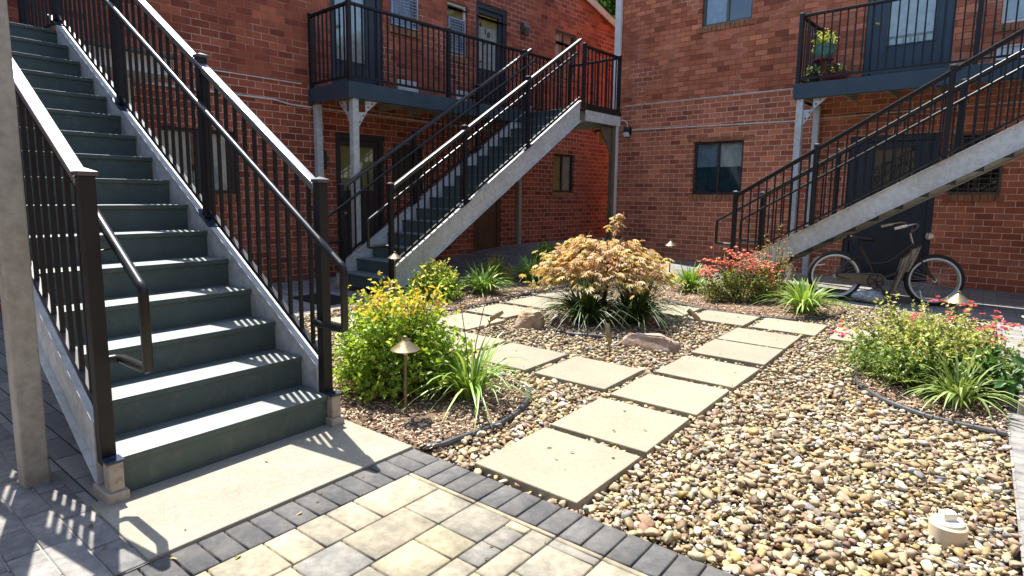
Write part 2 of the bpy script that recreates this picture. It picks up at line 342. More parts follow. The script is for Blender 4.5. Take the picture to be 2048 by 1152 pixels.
while x < 2.5: w = .1075; paver(x, min(x+w, 2.51), -.2, 0, dark()); x += w
paver(0, .2, -.1, 0, dark()); paver(0, .2, -.2, -.1, dark()); 
y = -.2
while y > -4.6: paver(0, .2, y-.1035, y, dark()); y -= .1035
# field laid in columns of mixed modules
x = .2
while x < 2.75:
    w = random.choice((.215, .215, .215, .108)); y = -.228-random.choice((0, .05))
    if y < -.23: paver(x, x+w, -.228-.05, -.228, tan())
    while y > -4.6:
        h = random.choice((.14, .215, .215, .325)) if w > .2 else random.choice((.14, .215)); paver(x, x+w, y-h, y, tan()); y -= h
    x += w
x = .2
while x < 2.75: w = random.choice((.215, .43)); paver(x, x+w, -.228, -.2, np.array((.36, .31, .22))); x += w
# planks of the walkway beside the pad and of the strip at the far right edge of the court
lg = lambda: np.array((.26, .25, .235))*rng.uniform(.85, 1.15)
y = -1.305
while y > -2.6:
    x = -2.4+rng.uniform(0, .3)
    while x < -.02:
        w = rng.choice((.22, .33, .44)); paver(x, min(x+w, -.0), y-.11, y, lg(), .0075); x += w
    y -= .11
y = 0
while y < 4.9:
    x = 2.525
    for w in (.36, .3): paver(x, x+w, y, y+.115, lg(), .0075); x += w
    y += .115
V = np.concatenate(PV); F = np.concatenate(PF); tag(np_mesh('patio', V, F, np.concatenate(PC), 'paver', smooth=False), kind='structure')
mb = MB(); mb.add([(0, 0, -.03), (2.5, 0, -.03), (2.5, -4.8, -.03), (0, -4.8, -.03)], [(0, 1, 2, 3)]); tag(mb.build('patio_bedding', 'soil'), kind='structure')
mb = MB(); mb.box(ident, -.628, -.004, -1.303, -.004, -.08, .0115); tag(mb.build('concrete_pad', 'concrete', bevel=.008), kind='structure')

# ------------------------------------------------------------------ stepping stones
ST = [(.40, .035), (.395, .71), (.40, 1.415), (.405, 2.11), (.405, 2.84), (.395, 3.52), (-.285, 1.475), (-.98, 1.475), (-1.67, 1.50), (-2.26, 2.22), (-2.33, 2.93), (-2.34, 3.65), (-2.36, 4.35), (.49, 4.28), (-.20, 4.27), (-.89, 4.29), (-1.58, 4.33), (1.22, 4.25), (-2.37, 1.50), (-3.08, 1.55)]
SL = ['square slab nearest the patio, against its dark border', 'second square slab out from the patio border', 'square slab at the near corner where the path forks', 'square slab just past the fork, right of the pebble ring',
      'square slab right of the pale boulder', 'last square slab of the right path before the far row', 'square slab left of the fork, in front of the pale boulder', 'square slab behind the strappy lily clump by the shrub',
      'square slab half hidden behind the big yellow green shrub', 'square slab beside the left spotlight', 'square slab behind the brown boulder and left spotlight', 'square slab along the back edging, left of the liriope',
      'small looking slab at the far left corner of the ring', 'far row slab at the corner right of the ring', 'far row slab behind the right spotlight', 'far row slab right behind the dark liriope clumps', 'far row slab behind the maple trunk', 'outermost slab at the right, toward the rose bed', 'slab hidden beyond the shrub, left of the ring', 'pale slab near the doormat end of the path']
for (x, y), lb in zip(ST, SL):
    mb = MB(); a = rng.normal(0, .008); c, s = math.cos(a), math.sin(a)
    fn = lambda u, v, w, x=x, y=y, c=c, s=s: Vector((x+.305+(u*c-v*s), y+.305+(u*s+v*c), w))
    mb.box(fn, -.305, .305, -.305, .305, -.035, .022+rng.normal(0, .002))
    tag(mb.build('stepping_stone', 'stone', bevel=.006), 'pale concrete '+lb, 'stepping stone', 'stepping stones of the path')

# ------------------------------------------------------------------ beds, edging
NEAR = [(-.63, -.0), (.1, 0.0), (.105, .17), (.12, .34), (.135, .57), (.1, .8), (-.01, 1.04), (-.13, 1.17), (-.31, 1.25), (-.63, 1.33), (-1.1, 1.36), (-1.5, 1.2), (-1.6, .8), (-1.6, 0)]
RIGHT = [(1.66, 3.7), (1.60, 3.4), (1.62, 3.18), (1.69, 2.84), (1.85, 2.58), (1.98, 2.46), (2.12, 2.38), (2.24, 2.345), (2.39, 2.32), (2.52, 2.30), (2.52, 4.9), (2.1, 4.9), (1.8, 4.5)]
BACKL = [(-3.5, 2.75), (-3.0, 2.62), (-2.53, 2.85), (-2.48, 3.27), (-2.48, 3.74), (-2.52, 4.36), (-2.53, 4.95), (-2.5, 5.48), (-2.7, 6.1), (-3.0, 6.6), (-3.55, 6.7)]
BACKR = [(-1.75, 5.7), (-.92, 5.29), (-.28, 4.97), (.06, 4.92), (.52, 4.95), (.8, 5.09), (.98, 5.41), (1.09, 5.95), (.9, 6.5), (.1, 6.9), (-1.0, 7.0), (-1.75, 6.6)]
RING = [(-1.33+0, 3.3), (-1.2, 3.02), (-1.02, 2.85), (-.77, 2.80), (-.58, 2.86), (-.37, 2.98), (-.24, 3.3), (-.25, 3.7), (-.5, 4.0), (-.9, 4.08), (-1.25, 3.85), (-1.36, 3.55)]
def inpoly(px, py, poly):
    px = np.asarray(px); py = np.asarray(py); c = np.zeros(px.shape, bool); n = len(poly)
    for i in range(n):
        x1, y1 = poly[i]; x2, y2 = poly[(i+1) % n]
        k = ((y1 > py) != (y2 > py)) & (px < (x2-x1)*(py-y1)/((y2-y1) if y2 != y1 else 1e-9)+x1); c ^= k
    return c
for poly, h in ((NEAR, .03), (RIGHT, .03), (BACKL, .04), (BACKR, .04), (RING, .03)):
    n = len(poly); cx = sum(p[0] for p in poly)/n; cy = sum(p[1] for p in poly)/n; mb = MB()
    vs = [(cx, cy, h+gz(cx, cy))]
    for k, zz in ((.5, h*.9), (.85, h*.5), (1, -.03)): vs += [(cx+(x-cx)*k, cy+(y-cy)*k, zz+gz(cx+(x-cx)*k, cy+(y-cy)*k)) for x, y in poly]
    fs = [(0, 1+i, 1+(i+1) % n) for i in range(n)]
    for r in range(2): fs += [(1+r*n+i, 1+(r+1)*n+i, 1+(r+1)*n+(i+1) % n, 1+r*n+(i+1) % n) for i in range(n)]
    mb.add(vs, fs); tag(mb.build('mulch_bed', 'mulch', smooth=True), kind='structure')
def spline(P, per=8):
    P = [Vector(p) for p in P]; out = []
    for i in range(len(P)-1):
        p0, p1, p2, p3 = P[max(i-1, 0)], P[i], P[i+1], P[min(i+2, len(P)-1)]
        for k in range(per):
            t = k/per; out.append(.5*((2*p1)+(p2-p0)*t+(2*p0-5*p1+4*p2-p3)*t*t+(3*p1-p0-3*p2+p3)*t**3))
    out.append(P[-1]); return out
for pts, lb in (([(.03, .012), (.1, .09), (.11, .2), (.125, .34), (.14, .57), (.1, .8), (-.01, 1.04), (-.13, 1.17), (-.31, 1.22), (-.63, 1.29)], 'dark plastic edging round the mulch bed beside the near stairs'),
                ([(1.66, 3.7), (1.60, 3.4), (1.62, 3.18), (1.69, 2.84), (1.85, 2.57), (1.98, 2.46), (2.12, 2.38), (2.24, 2.345), (2.39, 2.32), (2.51, 2.30)], 'grey plastic edging in front of the big rose bush'),
                ([(-3.0, 2.6), (-2.53, 2.84), (-2.47, 3.27), (-2.47, 3.74), (-2.51, 4.36), (-2.52, 4.95), (-2.5, 5.48)], 'dark edging along the bed in front of the middle stairs'),
                ([(-.92, 5.27), (-.28, 4.95), (.06, 4.90), (.52, 4.93), (.81, 5.08), (1.0, 5.41), (1.1, 5.95)], 'dark edging round the coral rose bed by the bicycle'),
                ([(-1.36, 3.4), (-1.2, 3.0), (-1.02, 2.84), (-.77, 2.79), (-.58, 2.85), (-.37, 2.97), (-.22, 3.3)], 'dark edging round the liriope clumps under the maple')):
    mb = MB(); mb.tube([(p.x, p.y, .006+gz(p.x, p.y)+.004*math.sin(p.x*9+p.y*7)) for p in spline([(x, y, 0) for x, y in pts])], .019, 8)
    tag(mb.build('garden_edging', 'edge', smooth=True), lb, 'edging')

# ------------------------------------------------------------------ pebbles and mulch chips (uncountable)
def ico(sub):
    bm = bmesh.new(); bmesh.ops.create_icosphere(bm, subdivisions=sub, radius=1); v = np.array([p.co[:] for p in bm.verts]); f = np.array([[w.index for w in p.verts] for p in bm.faces]); bm.free(); return v, f
def rotmats(n, tilt):
    yaw_ = rng.uniform(0, 2*np.pi, n); tx = rng.normal(0, tilt, n); ty = rng.normal(0, tilt, n)
    cz, sz = np.cos(yaw_), np.sin(yaw_); Z = np.zeros((n, 3, 3)); Z[:, 0, 0] = cz; Z[:, 0, 1] = -sz; Z[:, 1, 0] = sz; Z[:, 1, 1] = cz; Z[:, 2, 2] = 1
    X = np.zeros((n, 3, 3)); X[:, 0, 0] = 1; X[:, 1, 1] = np.cos(tx); X[:, 1, 2] = -np.sin(tx); X[:, 2, 1] = np.sin(tx); X[:, 2, 2] = np.cos(tx)
    Y = np.zeros((n, 3, 3)); Y[:, 1, 1] = 1; Y[:, 0, 0] = np.cos(ty); Y[:, 0, 2] = np.sin(ty); Y[:, 2, 0] = -np.sin(ty); Y[:, 2, 2] = np.cos(ty)
    return X@Y@Z
def scatter(pos, size, sub, variants, cols, wts):
    n = len(pos); v, f = ico(sub); shapes = []
    for k in range(variants):
        s = v.copy(); s = np.sign(s)*np.abs(s)**rng.uniform(.72, .95)
        for _ in range(3):
            d = rng.normal(size=3); d /= np.linalg.norm(d); s *= (1+rng.uniform(-.16, .16)*np.tanh(2*(v@d)))[:, None]
        for _ in range(13):   # chipped flats
            d = rng.normal(size=3); d /= np.linalg.norm(d); h = rng.uniform(.42, .72); q = s@d; s -= np.where(q > h, (q-h)*.97, 0)[:, None]*d
        shapes.append(s)
    shapes = np.array(shapes); idx = rng.integers(0, variants, n)
    sc = size[:, None]*np.stack([rng.uniform(.8, 1.35, n), rng.uniform(.65, 1.0, n), rng.uniform(.42, .75, n)], 1)
    Rm = rotmats(n, .28); P = np.einsum('nij,nvj->nvi', Rm, shapes[idx]*sc[:, None, :])+pos[:, None, :]
    cc = cols[rng.choice(len(cols), n, p=wts)]*rng.uniform(.62, 1.12, (n, 1))*rng.normal(1, .04, (n, 3))
    F = (f[None]+(np.arange(n)*len(v))[:, None, None]).reshape(-1, 3)
    return P.reshape(-1, 3), F, np.repeat(np.clip(cc, .02, .85), len(v), 0)
PCOL = np.array([(.52, .43, .27), (.42, .31, .17), (.44, .30, .12), (.29, .28, .265), (.16, .10, .06), (.31, .19, .115), (.64, .58, .45), (.36, .28, .18), (.24, .17, .105), (.56, .45, .25), (.40, .385, .35)]); PW = np.array([.22, .19, .09, .06, .05, .07, .10, .14, .08, .11, .04]); PW /= PW.sum()
def court_ok(x, y, m=.012):
    ok = (x > -3.6) & (x < 2.516) & (y > .012) & (y < 7.05)
    ok &= ~((x > .1) & (y > 7.03-(x-.1)*.42+.0) & (x < 1.4)) & ~((x >= 1.4) & (y > 6.46))
    for p in (NEAR, RIGHT, BACKL, BACKR, RING): ok &= ~inpoly(x, y, p)
    for sx, sy in ST: ok &= ~((x > sx-m) & (x < sx+.61+m) & (y > sy-m) & (y < sy+.61+m))
    return ok
def grid(x0, x1, y0, y1, step):
    X, Y = np.meshgrid(np.arange(x0, x1, step), np.arange(y0, y1, step)); n = X.size
    return X.ravel()+rng.uniform(-.5, .5, n)*step, Y.ravel()+rng.uniform(-.5, .5, n)*step
parts = []; off = 0
for zone, step, sub, lay in (((-1.2, 2.52, 0, 2.6), .0255, 2, 2), ((-3.6, 2.52, 0, 7.1), .032, 1, 2)):
    for L in range(lay):
        x, y = grid(*zone, step*(1 if L == 0 else 1.25)); ok = court_ok(x, y)
        near = (y < 2.2+.0*x) & (x > -.9)
        ok &= near if sub == 2 else ~near
        x, y = x[ok], y[ok]; n = len(x); sz = np.clip(rng.lognormal(math.log(.0162 if sub == 2 else .0182), .42, n), .006, .038)
        z = np.array([gz(a, b) for a, b in zip(x, y)])+(-.026+sz*.4 if L == 0 else -.012+sz*.45+rng.uniform(-.006, .004, n))
        v, f, c = scatter(np.stack([x, y, z], 1), sz, sub, 14, PCOL, PW); parts.append((v, f+off, c)); off += len(v)
tag(np_mesh('pebbles', np.concatenate([p[0] for p in parts]), np.concatenate([p[1] for p in parts]), np.concatenate([p[2] for p in parts]), 'pebble', smooth=False),
    'cream, tan and grey river pebbles covering the court', 'pebbles', None, 'stuff')
# mulch chips
CV, CF, CC = [], [], []; off = 0
MC = np.array([(.50, .37, .25), (.38, .25, .16), (.58, .46, .33), (.20, .125, .08), (.64, .54, .42)])
for poly, dens, lo, hi, h in ((NEAR, 2600, .012, .04, .03), (RIGHT, 2600, .012, .04, .03), (BACKL, 900, .02, .06, .04), (BACKR, 900, .02, .06, .04), (RING, 1100, .02, .05, .03)):
    px = [p[0] for p in poly]; py = [p[1] for p in poly]; area = (max(px)-min(px))*(max(py)-min(py)); n = int(area*dens)
    x = rng.uniform(min(px), max(px), n); y = rng.uniform(min(py), max(py), n); ok = inpoly(x, y, poly); x, y = x[ok], y[ok]; n = len(x)
    b = np.array([(-1, -1, -1), (1, -1, -1), (1, 1, -1), (-1, 1, -1), (-1, -1, 1), (1, -1, 1), (1, 1, 1), (-1, 1, 1)])*.5
    f = np.array([(0, 3, 2, 1), (4, 5, 6, 7), (0, 1, 5, 4), (1, 2, 6, 5), (2, 3, 7, 6), (3, 0, 4, 7)])
    sc = np.stack([rng.uniform(lo, hi, n), rng.uniform(.005, .012, n), rng.uniform(.002, .006, n)], 1)
    cx, cy = sum(px)/len(px), sum(py)/len(py)
    z = np.array([gz(a, c) for a, c in zip(x, y)])+h*.75+rng.uniform(-.008, .012, n)
    P = np.einsum('nij,nvj->nvi', rotmats(n, .35), b[None]*sc[:, None, :])+np.stack([x, y, z], 1)[:, None, :]
    CV.append(P.reshape(-1, 3)); CF.append((f[None]+(np.arange(n)*8)[:, None, None]).reshape(-1, 4)+off); off += n*8
    CC.append(np.repeat(MC[rng.integers(0, 5, n)]*rng.uniform(.7, 1.2, (n, 1)), 8, 0))
tag(np_mesh('mulch', np.concatenate(CV), np.concatenate(CF), np.concatenate(CC), 'chip', smooth=False), 'brown shredded bark mulch over the planting beds', 'mulch', None, 'stuff')

# ------------------------------------------------------------------ buildings
def wall_mesh(fn, s0, s1, z0, z1, ops, depth=.12, thick=.3):
    """brick face with real openings and reveals; UVs run along the wall in metres"""
    S = sorted({s0, s1, *[o[0] for o in ops], *[o[1] for o in ops]}); Z = sorted({z0, z1, *[o[2] for o in ops], *[o[3] for o in ops]})
    bm = bmesh.new(); uvl = bm.loops.layers.uv.new('UVMap')
    def quad(pts, uvs):
        f = bm.faces.new([bm.verts.new(fn(*p)) for p in pts])
        for l, u in zip(f.loops, uvs): l[uvl].uv = u
    for i in range(len(S)-1):
        for j in range(len(Z)-1):
            a, b, c, d = S[i], S[i+1], Z[j], Z[j+1]
            if any(o[0] <= a+1e-6 and o[1] >= b-1e-6 and o[2] <= c+1e-6 and o[3] >= d-1e-6 for o in ops): continue
            quad([(a, 0, c), (b, 0, c), (b, 0, d), (a, 0, d)], [(a, c), (b, c), (b, d), (a, d)])
    for a, b, c, d in [o[:4] for o in ops]:
        e = depth
        quad([(a, 0, c), (a, 0, d), (a, -e, d), (a, -e, c)], [(a, c), (a, d), (a+e, d), (a+e, c)])
        quad([(b, 0, c), (b, -e, c), (b, -e, d), (b, 0, d)], [(b, c), (b+e, c), (b+e, d), (b, d)])
        quad([(a, 0, d), (b, 0, d), (b, -e, d), (a, -e, d)], [(a, d), (b, d), (b, d+e), (a, d+e)])
        quad([(a, 0, c), (a, -e, c), (b, -e, c), (b, 0, c)], [(a, c), (a, c+e), (b, c+e), (b, c)])
    t = thick   # ends, top, back
    quad([(s0, 0, z0), (s0, 0, z1), (s0, -t, z1), (s0, -t, z0)], [(s0, z0), (s0, z1), (s0+t, z1), (s0+t, z0)])
    quad([(s1, 0, z0), (s1, -t, z0), (s1, -t, z1), (s1, 0, z1)], [(s1, z0), (s1+t, z0), (s1+t, z1), (s1, z1)])
    quad([(s0, 0, z1), (s1, 0, z1), (s1, -t, z1), (s0, -t, z1)], [(s0, z1), (s1, z1), (s1, z1+t), (s0, z1+t)])
    quad([(s0, -t-.25, z0), (s0, -t-.25, z1), (s1, -t-.25, z1), (s1, -t-.25, z0)], [(s0, z0), (s0, z1), (s1, z1), (s1, z0)])
    return bm
def bm_part(name, bm, mats, parent):
    me = bpy.data.meshes.new(name); bm.to_mesh(me); bm.free()
    for m in mats: me.materials.append(M[m])
    return link(name, me, parent, (0, 0, 0))
def bars(fn, s0, s1, z0, z1, w, d0, d1, mb):
    mb.box(fn, s0, s0+w, d0, d1, z0, z1); mb.box(fn, s1-w, s1, d0, d1, z0, z1); mb.box(fn, s0+w, s1-w, d0+.002, d1-.002, z0, z0+w); mb.box(fn, s0+w, s1-w, d0+.002, d1-.002, z1-w, z1)
def window(bld, fn, o, frame='frame_dark', curtain=None, mull=True, sill=True, pane_hi=None):
    s0, s1, z0, z1 = o; mb = MB(); bars(fn, s0+.003, s1-.003, z0+.003, z1-.003, .045, -.105, -.055, mb)
    c = (s0+s1)/2
    if mull: mb.box(fn, c-.025, c+.025, -.10, -.06, z0+.048, z1-.048)
    w = mb.build('window', frame, bld, bevel=.003)
    mb = MB(); mb.box(fn, s0+.02, s1-.02, -.5, -.48, z0-.1, z1+.1); mb.build('room_back', 'room', w)
    for a, b in ([(s0+.05, c-.027), (c+.027, s1-.05)] if mull else [(s0+.05, s1-.05)]):
        mb = MB(); mb.box(fn, a, b, -.088, -.082, z0+.05, z1-.05); mb.build('pane', 'glass', w)
    for cu in (curtain or []):
        a, b, za, zb, m = cu; mb = MB(); n = 24; vs = []
        for i in range(n+1):
            s = a+(b-a)*i/n; d = -.112+.010*math.sin(i*2.1)+.005*math.sin(i*.9)
            vs += [fn(s, d, za), fn(s, d, zb)]
        mb.add(vs, [(2*i, 2*i+2, 2*i+3, 2*i+1) for i in range(n)]); mb.build('curtain', m, w, smooth='all')
    if sill:
        mb = MB(); n = max(3, int((s1-s0+.1)/.085))
        for i in range(n):
            a = s0-.05+(s1-s0+.1)*i/n; mb.box(fn, a+.004, a+(s1-s0+.1)/n-.004, -.02, .022, z0-.115, z0-.008)
        mb.build('sill', 'sill', bld, bevel=.004)
    return w
def text_mesh(txt, size, fn_origin, ex, ey, name, parent, mat='ink', depth=.004):
    cu = bpy.data.curves.new(name, 'FONT'); cu.body = txt; cu.size = size; cu.extrude = depth
    to = bpy.data.objects.new(name, cu); col.objects.link(to); dg = bpy.context.evaluated_depsgraph_get(); me = bpy.data.meshes.new_from_object(to.evaluated_get(dg))
    bpy.data.objects.remove(to); ez = ex.cross(ey)
    mt = Matrix(((ex.x, ey.x, ez.x), (ex.y, ey.y, ez.y), (ex.z, ey.z, ez.z))).to_4x4(); me.transform(mt)
    me.materials.clear(); me.materials.append(M[mat]); return link(name, me, parent, fn_origin)
def door(bld, fn, o, mat='door_dark', pane=None, pmat='curtain', number=None, ex=None, frame=None, ztop=True):
    s0, s1, z0, z1 = o; mb = MB(); mb.box(fn, s0+.003, s0+.09, -.115, -.03, z0, z1-.003); mb.box(fn, s1-.09, s1-.003, -.115, -.03, z0, z1-.003); mb.box(fn, s0+.09, s1-.09, -.113, -.033, z1-.10, z1-.003)
    d = mb.build('door', frame or mat, bld, bevel=.006)
    mb = MB(); a, b = s0+.093, s1-.093
    if pane:
        p0, p1, q0, q1 = pane
        mb.box(fn, a, p0, -.10, -.06, z0+.01, z1-.103); mb.box(fn, p1, b, -.10, -.06, z0+.01, z1-.103); mb.box(fn, p0, p1, -.099, -.061, z0+.01, q0); mb.box(fn, p0, p1, -.099, -.061, q1, z1-.103)
        leaf = mb.build('door_leaf', mat, d, bevel=.004)
        mb = MB(); mb.box(fn, p0, p1, -.09, -.083, q0, q1); mb.build('pane', 'glass', d)
        mb = MB(); mb.box(fn, p0-.02, p1+.02, -.115, -.105, q0-.02, q1+.02); mb.build('blind', pmat, d)
        mb = MB(); bars(fn, p0-.02, p1+.02, q0-.02, q1+.02, .022, -.062, -.05, mb); mb.build('pane_trim', mat, d)
    else:
        mb.box(fn, a, b, -.10, -.06, z0+.01, z1-.103); mb.build('door_leaf', mat, d)
        mb = MB()
        for k in range(3): mb.box(fn, a+.12, b-.12, -.06, -.052, z0+.15+k*.62, z0+.65+k*.62)
        mb.build('door_panel', mat, d, bevel=.008)
    mb = MB(); h = fn(a+.07, -.06, z0+1.0); nrm = fn(0, 1, 0)-fn(0, 0, 0); mb.lathe([(.028, 0), (.03, .006), (.012, .012), (.012, .035), (.026, .045), (.028, .06), (.018, .07), (.001, .072)], h, 14, axis=nrm); mb.build('handle', 'brass', d, smooth=True)
    mb = MB(); mb.box(fn, s0-.01, s1+.01, -.11, .02, z0-.04, z0); mb.build('threshold', 'galv_warm', d)
    return d
def grille(bld, fn, s0, s1, z0, z1, mat='grille', nx=6, nz=9, d=.012, name='vent_grille'):
    mb = MB(); bars(fn, s0, s1, z0, z1, .028, -.03, .03, mb)
    for i in range(1, nx): s = s0+(s1-s0)*i/nx; mb.box(fn, s-.005, s+.005, .0, .012, z0+.028, z1-.028)
    for i in range(1, nz): z = z0+(z1-z0)*i/nz; mb.box(fn, s0+.028, s1-.028, .013, .02, z-.006, z+.006)
    mb.box(fn, s0+.02, s1-.02, -.10, -.09, z0+.02, z1-.02); mb.build(name, mat, bld)

# --- building along the left
LB = thing('brick_building', 'red brick two storey building with a low gable, behind the middle stairs and its balcony', 'building', LW(0, -1.5, 0))
OPL = {'w1': (-2.0, -1.02, 1.33, 2.19), 'd1': (.55, 1.5, .03, 2.33), 'v1': (1.68, 2.30, 1.38, 2.23), 'ud': (3.62, 4.44, .12, 2.2), 'wf': (6.17, 6.99, 1.44, 2.33), 'wu': (6.16, 6.93, 4.15, 5.05),
       'd410': (3.68, 4.57, 2.97, 5.07), 'w2': (2.94, 3.45, 3.95, 4.9), 'dl': (.52, 1.5, 2.97, 5.02), 'lv': (1.65, 2.24, 4.06, 4.95)}
bm = wall_mesh(LW, -11, 9.2, -.3, 4.8, [(o[0], o[1], o[2], min(o[3], 4.8)) for o in OPL.values()])
uvl = bm.loops.layers.uv.verify()
# gable above the eave
GP = [(.4, 4.8), (9.2, 4.8), (9.2, 5.36), (5.79, 6.33)]
def gquad(poly):
    f = bm.faces.new([bm.verts.new(LW(s, 0, z)) for s, z in poly])
    for l, u in zip(f.loops, poly): l[uvl].uv = u
rk = lambda s: 4.8+.284*(s-.4) if s < 5.79 else 5.36+.284*(9.2-s)
cuts = sorted({.4, 5.79, 9.2, *[x for k in ('wu', 'd410', 'w2', 'dl', 'lv') for x in OPL[k][:2]]})
for a, b in zip(cuts[:-1], cuts[1:]):
    lo = 4.8
    for k in ('wu', 'd410', 'w2', 'dl', 'lv'):
        o = OPL[k]
        if o[0] <= a+1e-6 and o[1] >= b-1e-6: lo = max(lo, o[3])
    if min(rk(a), rk(b)) > lo: gquad([(a, lo), (b, lo), (b, rk(b)), (a, rk(a))])
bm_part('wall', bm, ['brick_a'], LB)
mb = MB()
mb.prism(lambda a, b, c: LW(a, b, c), [(-11.1, 4.82), (.38, 4.82), (5.79, 6.36), (9.32, 5.36), (9.32, 5.5), (5.79, 6.5), (.38, 4.96), (-11.1, 4.96)], .06, -9, 0); mb.build('roof', 'frame_dark', LB)
mb = MB(); mb.prism(LW, [(9.30, 5.30), (9.30, 5.46), (5.79, 6.46), (5.79, 6.30)], .063, .095); mb.prism(LW, [(5.79, 6.30), (5.79, 6.46), (.38, 4.92), (.38, 4.76)], .063, .095); mb.build('rake_board', 'cream', LB)
o = OPL['w1']; window(LB, LW, o, 'frame_dark', [(o[0], o[0]+.42, o[2], o[3], 'curtain'), (o[1]-.36, o[1], o[2], o[3], 'curtain')])
o = OPL['wf']; window(LB, LW, o, 'frame_dark', [(o[0]+.05, o[0]+.4, o[2], o[3], 'blind'), (o[0]+.44, o[1]-.05, o[2], o[3], 'cream')])
o = OPL['wu']; window(LB, LW, o, 'frame_bronze', [(o[0], o[0]+.25, o[2], o[3], 'bluish')])
o = OPL['w2']; window(LB, LW, o, 'white', [(o[0], o[1], 4.62, o[3], 'blind')], mull=False)
grille(LB, lambda s, d, z: LW(s, d-.02, z), o[0]+.02, o[1]-.06, 4.0, 4.62, 'grille', 7, 12)
o = OPL['lv']; grille(LB, LW, o[0]+.01, o[1]-.01, o[2]+.14, o[3]-.01, 'grille', 6, 14)
mb = MB(); 
for i in range(7): mb.box(LW, o[0]-.03+i*.094, o[0]+.055+i*.094, -.02, .025, o[2]+.01, o[2]+.12)
mb.build('sill', 'sill', LB, bevel=.004)
o = OPL['v1']; grille(LB, LW, o[0]+.01, o[1]-.01, o[2]+.01, o[3]-.01, 'grille_dark', 5, 16)
door(LB, LW, OPL['d1'], 'frame_dark', (.67, 1.34, 1.40, 2.13), 'blind')
door(LB, LW, OPL['ud'], 'door_brown', None)
d410 = door(LB, LW, OPL['d410'], 'door_dark', (3.80, 4.36, 3.84, 4.88), 'curtain')
for ch, s, z, sz in (('4', 3.84, 4.63, .13), ('1', 3.98, 4.52, .14), ('0', 4.07, 4.47, .15), ('E', 3.97, 4.32, .10)):
    text_mesh(ch, sz, LW(s, -.079, z), E2, Vector((0, 0, 1)), 'house_number', d410)
mb = MB(); mb.box(LW, 3.80, 4.36, -.104, -.098, 4.66, 4.88); mb.build('valance', 'blind', d410)
door(LB, LW, OPL['dl'], 'door_dark', (.63, 1.2, 3.47, 4.85), 'curtain')
for s0, s1 in ((1.79, 2.22), (3.16, 3.45)):
    mb = MB(); bars(LW, s0, s1, 3.14, 3.32, .02, .002, .03, mb)
    for k in range(3): mb.box(LW, s0+.02, s1-.02, .002, .024, 3.175+k*.045, 3.195+k*.045)
    mb.box(LW, s0+.01, s1-.01, -.004, .006, 3.15, 3.31); mb.build('wall_vent', 'white', LB)
mb = MB(); mb.box(LW, 4.4, 9.1, .05, .62, .02, .30); 
mb = MB(); mb.box(LW, -1.55, -.0, -.004, .012, 2.978, 2.992); mb.build('mortar_ledge', 'pipe', LB)
# --- building across the back
RB = thing('brick_building', 'orange red brick two storey building across the back of the court, behind the bicycle', 'building', RW(-1, -1.5, 0))
OPR = {'wu': (-4.61, -3.62, 4.70, 5.7), 'wl': (-4.65, -3.63, 1.42, 2.47), 'dl': (-1.80, -.53, .02, 2.42), 'wr': (-.37, .27, 1.46, 2.38), 'du': (-1.71, -.52, 3.23, 5.4), 'ac': (.05, .75, 3.95, 5.0)}
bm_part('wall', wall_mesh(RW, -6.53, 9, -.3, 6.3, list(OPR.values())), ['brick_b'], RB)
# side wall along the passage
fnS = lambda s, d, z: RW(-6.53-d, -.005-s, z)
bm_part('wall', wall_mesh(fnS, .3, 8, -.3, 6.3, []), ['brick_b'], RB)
mb = MB(); mb.box(RW, -6.7, 9.2, .25, -8, 6.3, 6.45); mb.build('roof', 'frame_dark', RB)
mb = MB(); mb.box(RW, -6.72, 9.22, .25, .29, 6.22, 6.46); mb.build('eave_board', 'cream', RB)
mb = MB(); mb.box(RW, -6.3, -2.45, -.004, .012, 3.322, 3.338); mb.build('mortar_ledge', 'pipe', RB)
o = OPR['wu']; window(RB, RW, o, 'frame_bronze', [(o[0]+.05, o[0]+.48, o[2], o[3], 'bluish')])
o = OPR['wl']; window(RB, RW, o, 'frame_dark', [(o[0]+.04, o[0]+.5, o[2]+.55, o[3], 'bluish'), (o[0]+.52, o[1]-.04, o[2]+.55, o[3], 'curtain'), (o[0]+.04, o[1]-.04, o[2]+.04, o[2]+.55, 'teal_reflection')])  # the lower teal panel carries a painted reflection
mb = MB(); 
for i in range(6): mb.box(RW, o[0]-.12+i*.225, o[0]+.09+i*.225, -.01, .006, o[3]+.006, o[3]+.085)
mb.build('lintel', 'sill', RB, bevel=.003)
dlo = door(RB, RW, OPR['dl'], 'door_dark', (-1.45, -.86, 1.45, 2.2), 'tanblind')
text_mesh('410', .15, RW(-1.26, -.079, 1.86), E1, Vector((0, 0, 1)), 'house_number', dlo, 'grille_dark'); text_mesh('C', .12, RW(-1.13, -.079, 1.70), E1, Vector((0, 0, 1)), 'house_number', dlo, 'grille_dark')
o = OPR['wr']; w_ = window(RB, RW, o, 'frame_dark', None); mb = MB(); bars(RW, o[0]+.0, o[1]-.0, o[2], o[3], .03, .0, .035, mb)
for k in range(1, 5): s = o[0]+(o[1]-o[0])*k/5; mb.box(RW, s-.005, s+.005, .008, .018, o[2]+.03, o[3]-.03)
for k in range(1, 12): z = o[2]+(o[3]-o[2])*k/12; mb.box(RW, o[0]+.03, o[1]-.03, .02, .028, z-.005, z+.005)
mb.build('window_guard', 'grille_dark', w_)
door(RB, RW, OPR['du'], 'fascia', (-1.41, -.75, 3.87, 5.1), 'curtain')
o = OPR['ac']; window(RB, RW, o, 'white', [(o[0], o[1], o[2], o[3], 'curtain')], mull=False)
mb = MB(); bars(RW, .05, .55, 3.42, 3.62, .02, .002, .05, mb); mb.box(RW, .06, .54, -.01, .03, 3.43, 3.61); mb.build('wall_vent', 'white', RB)

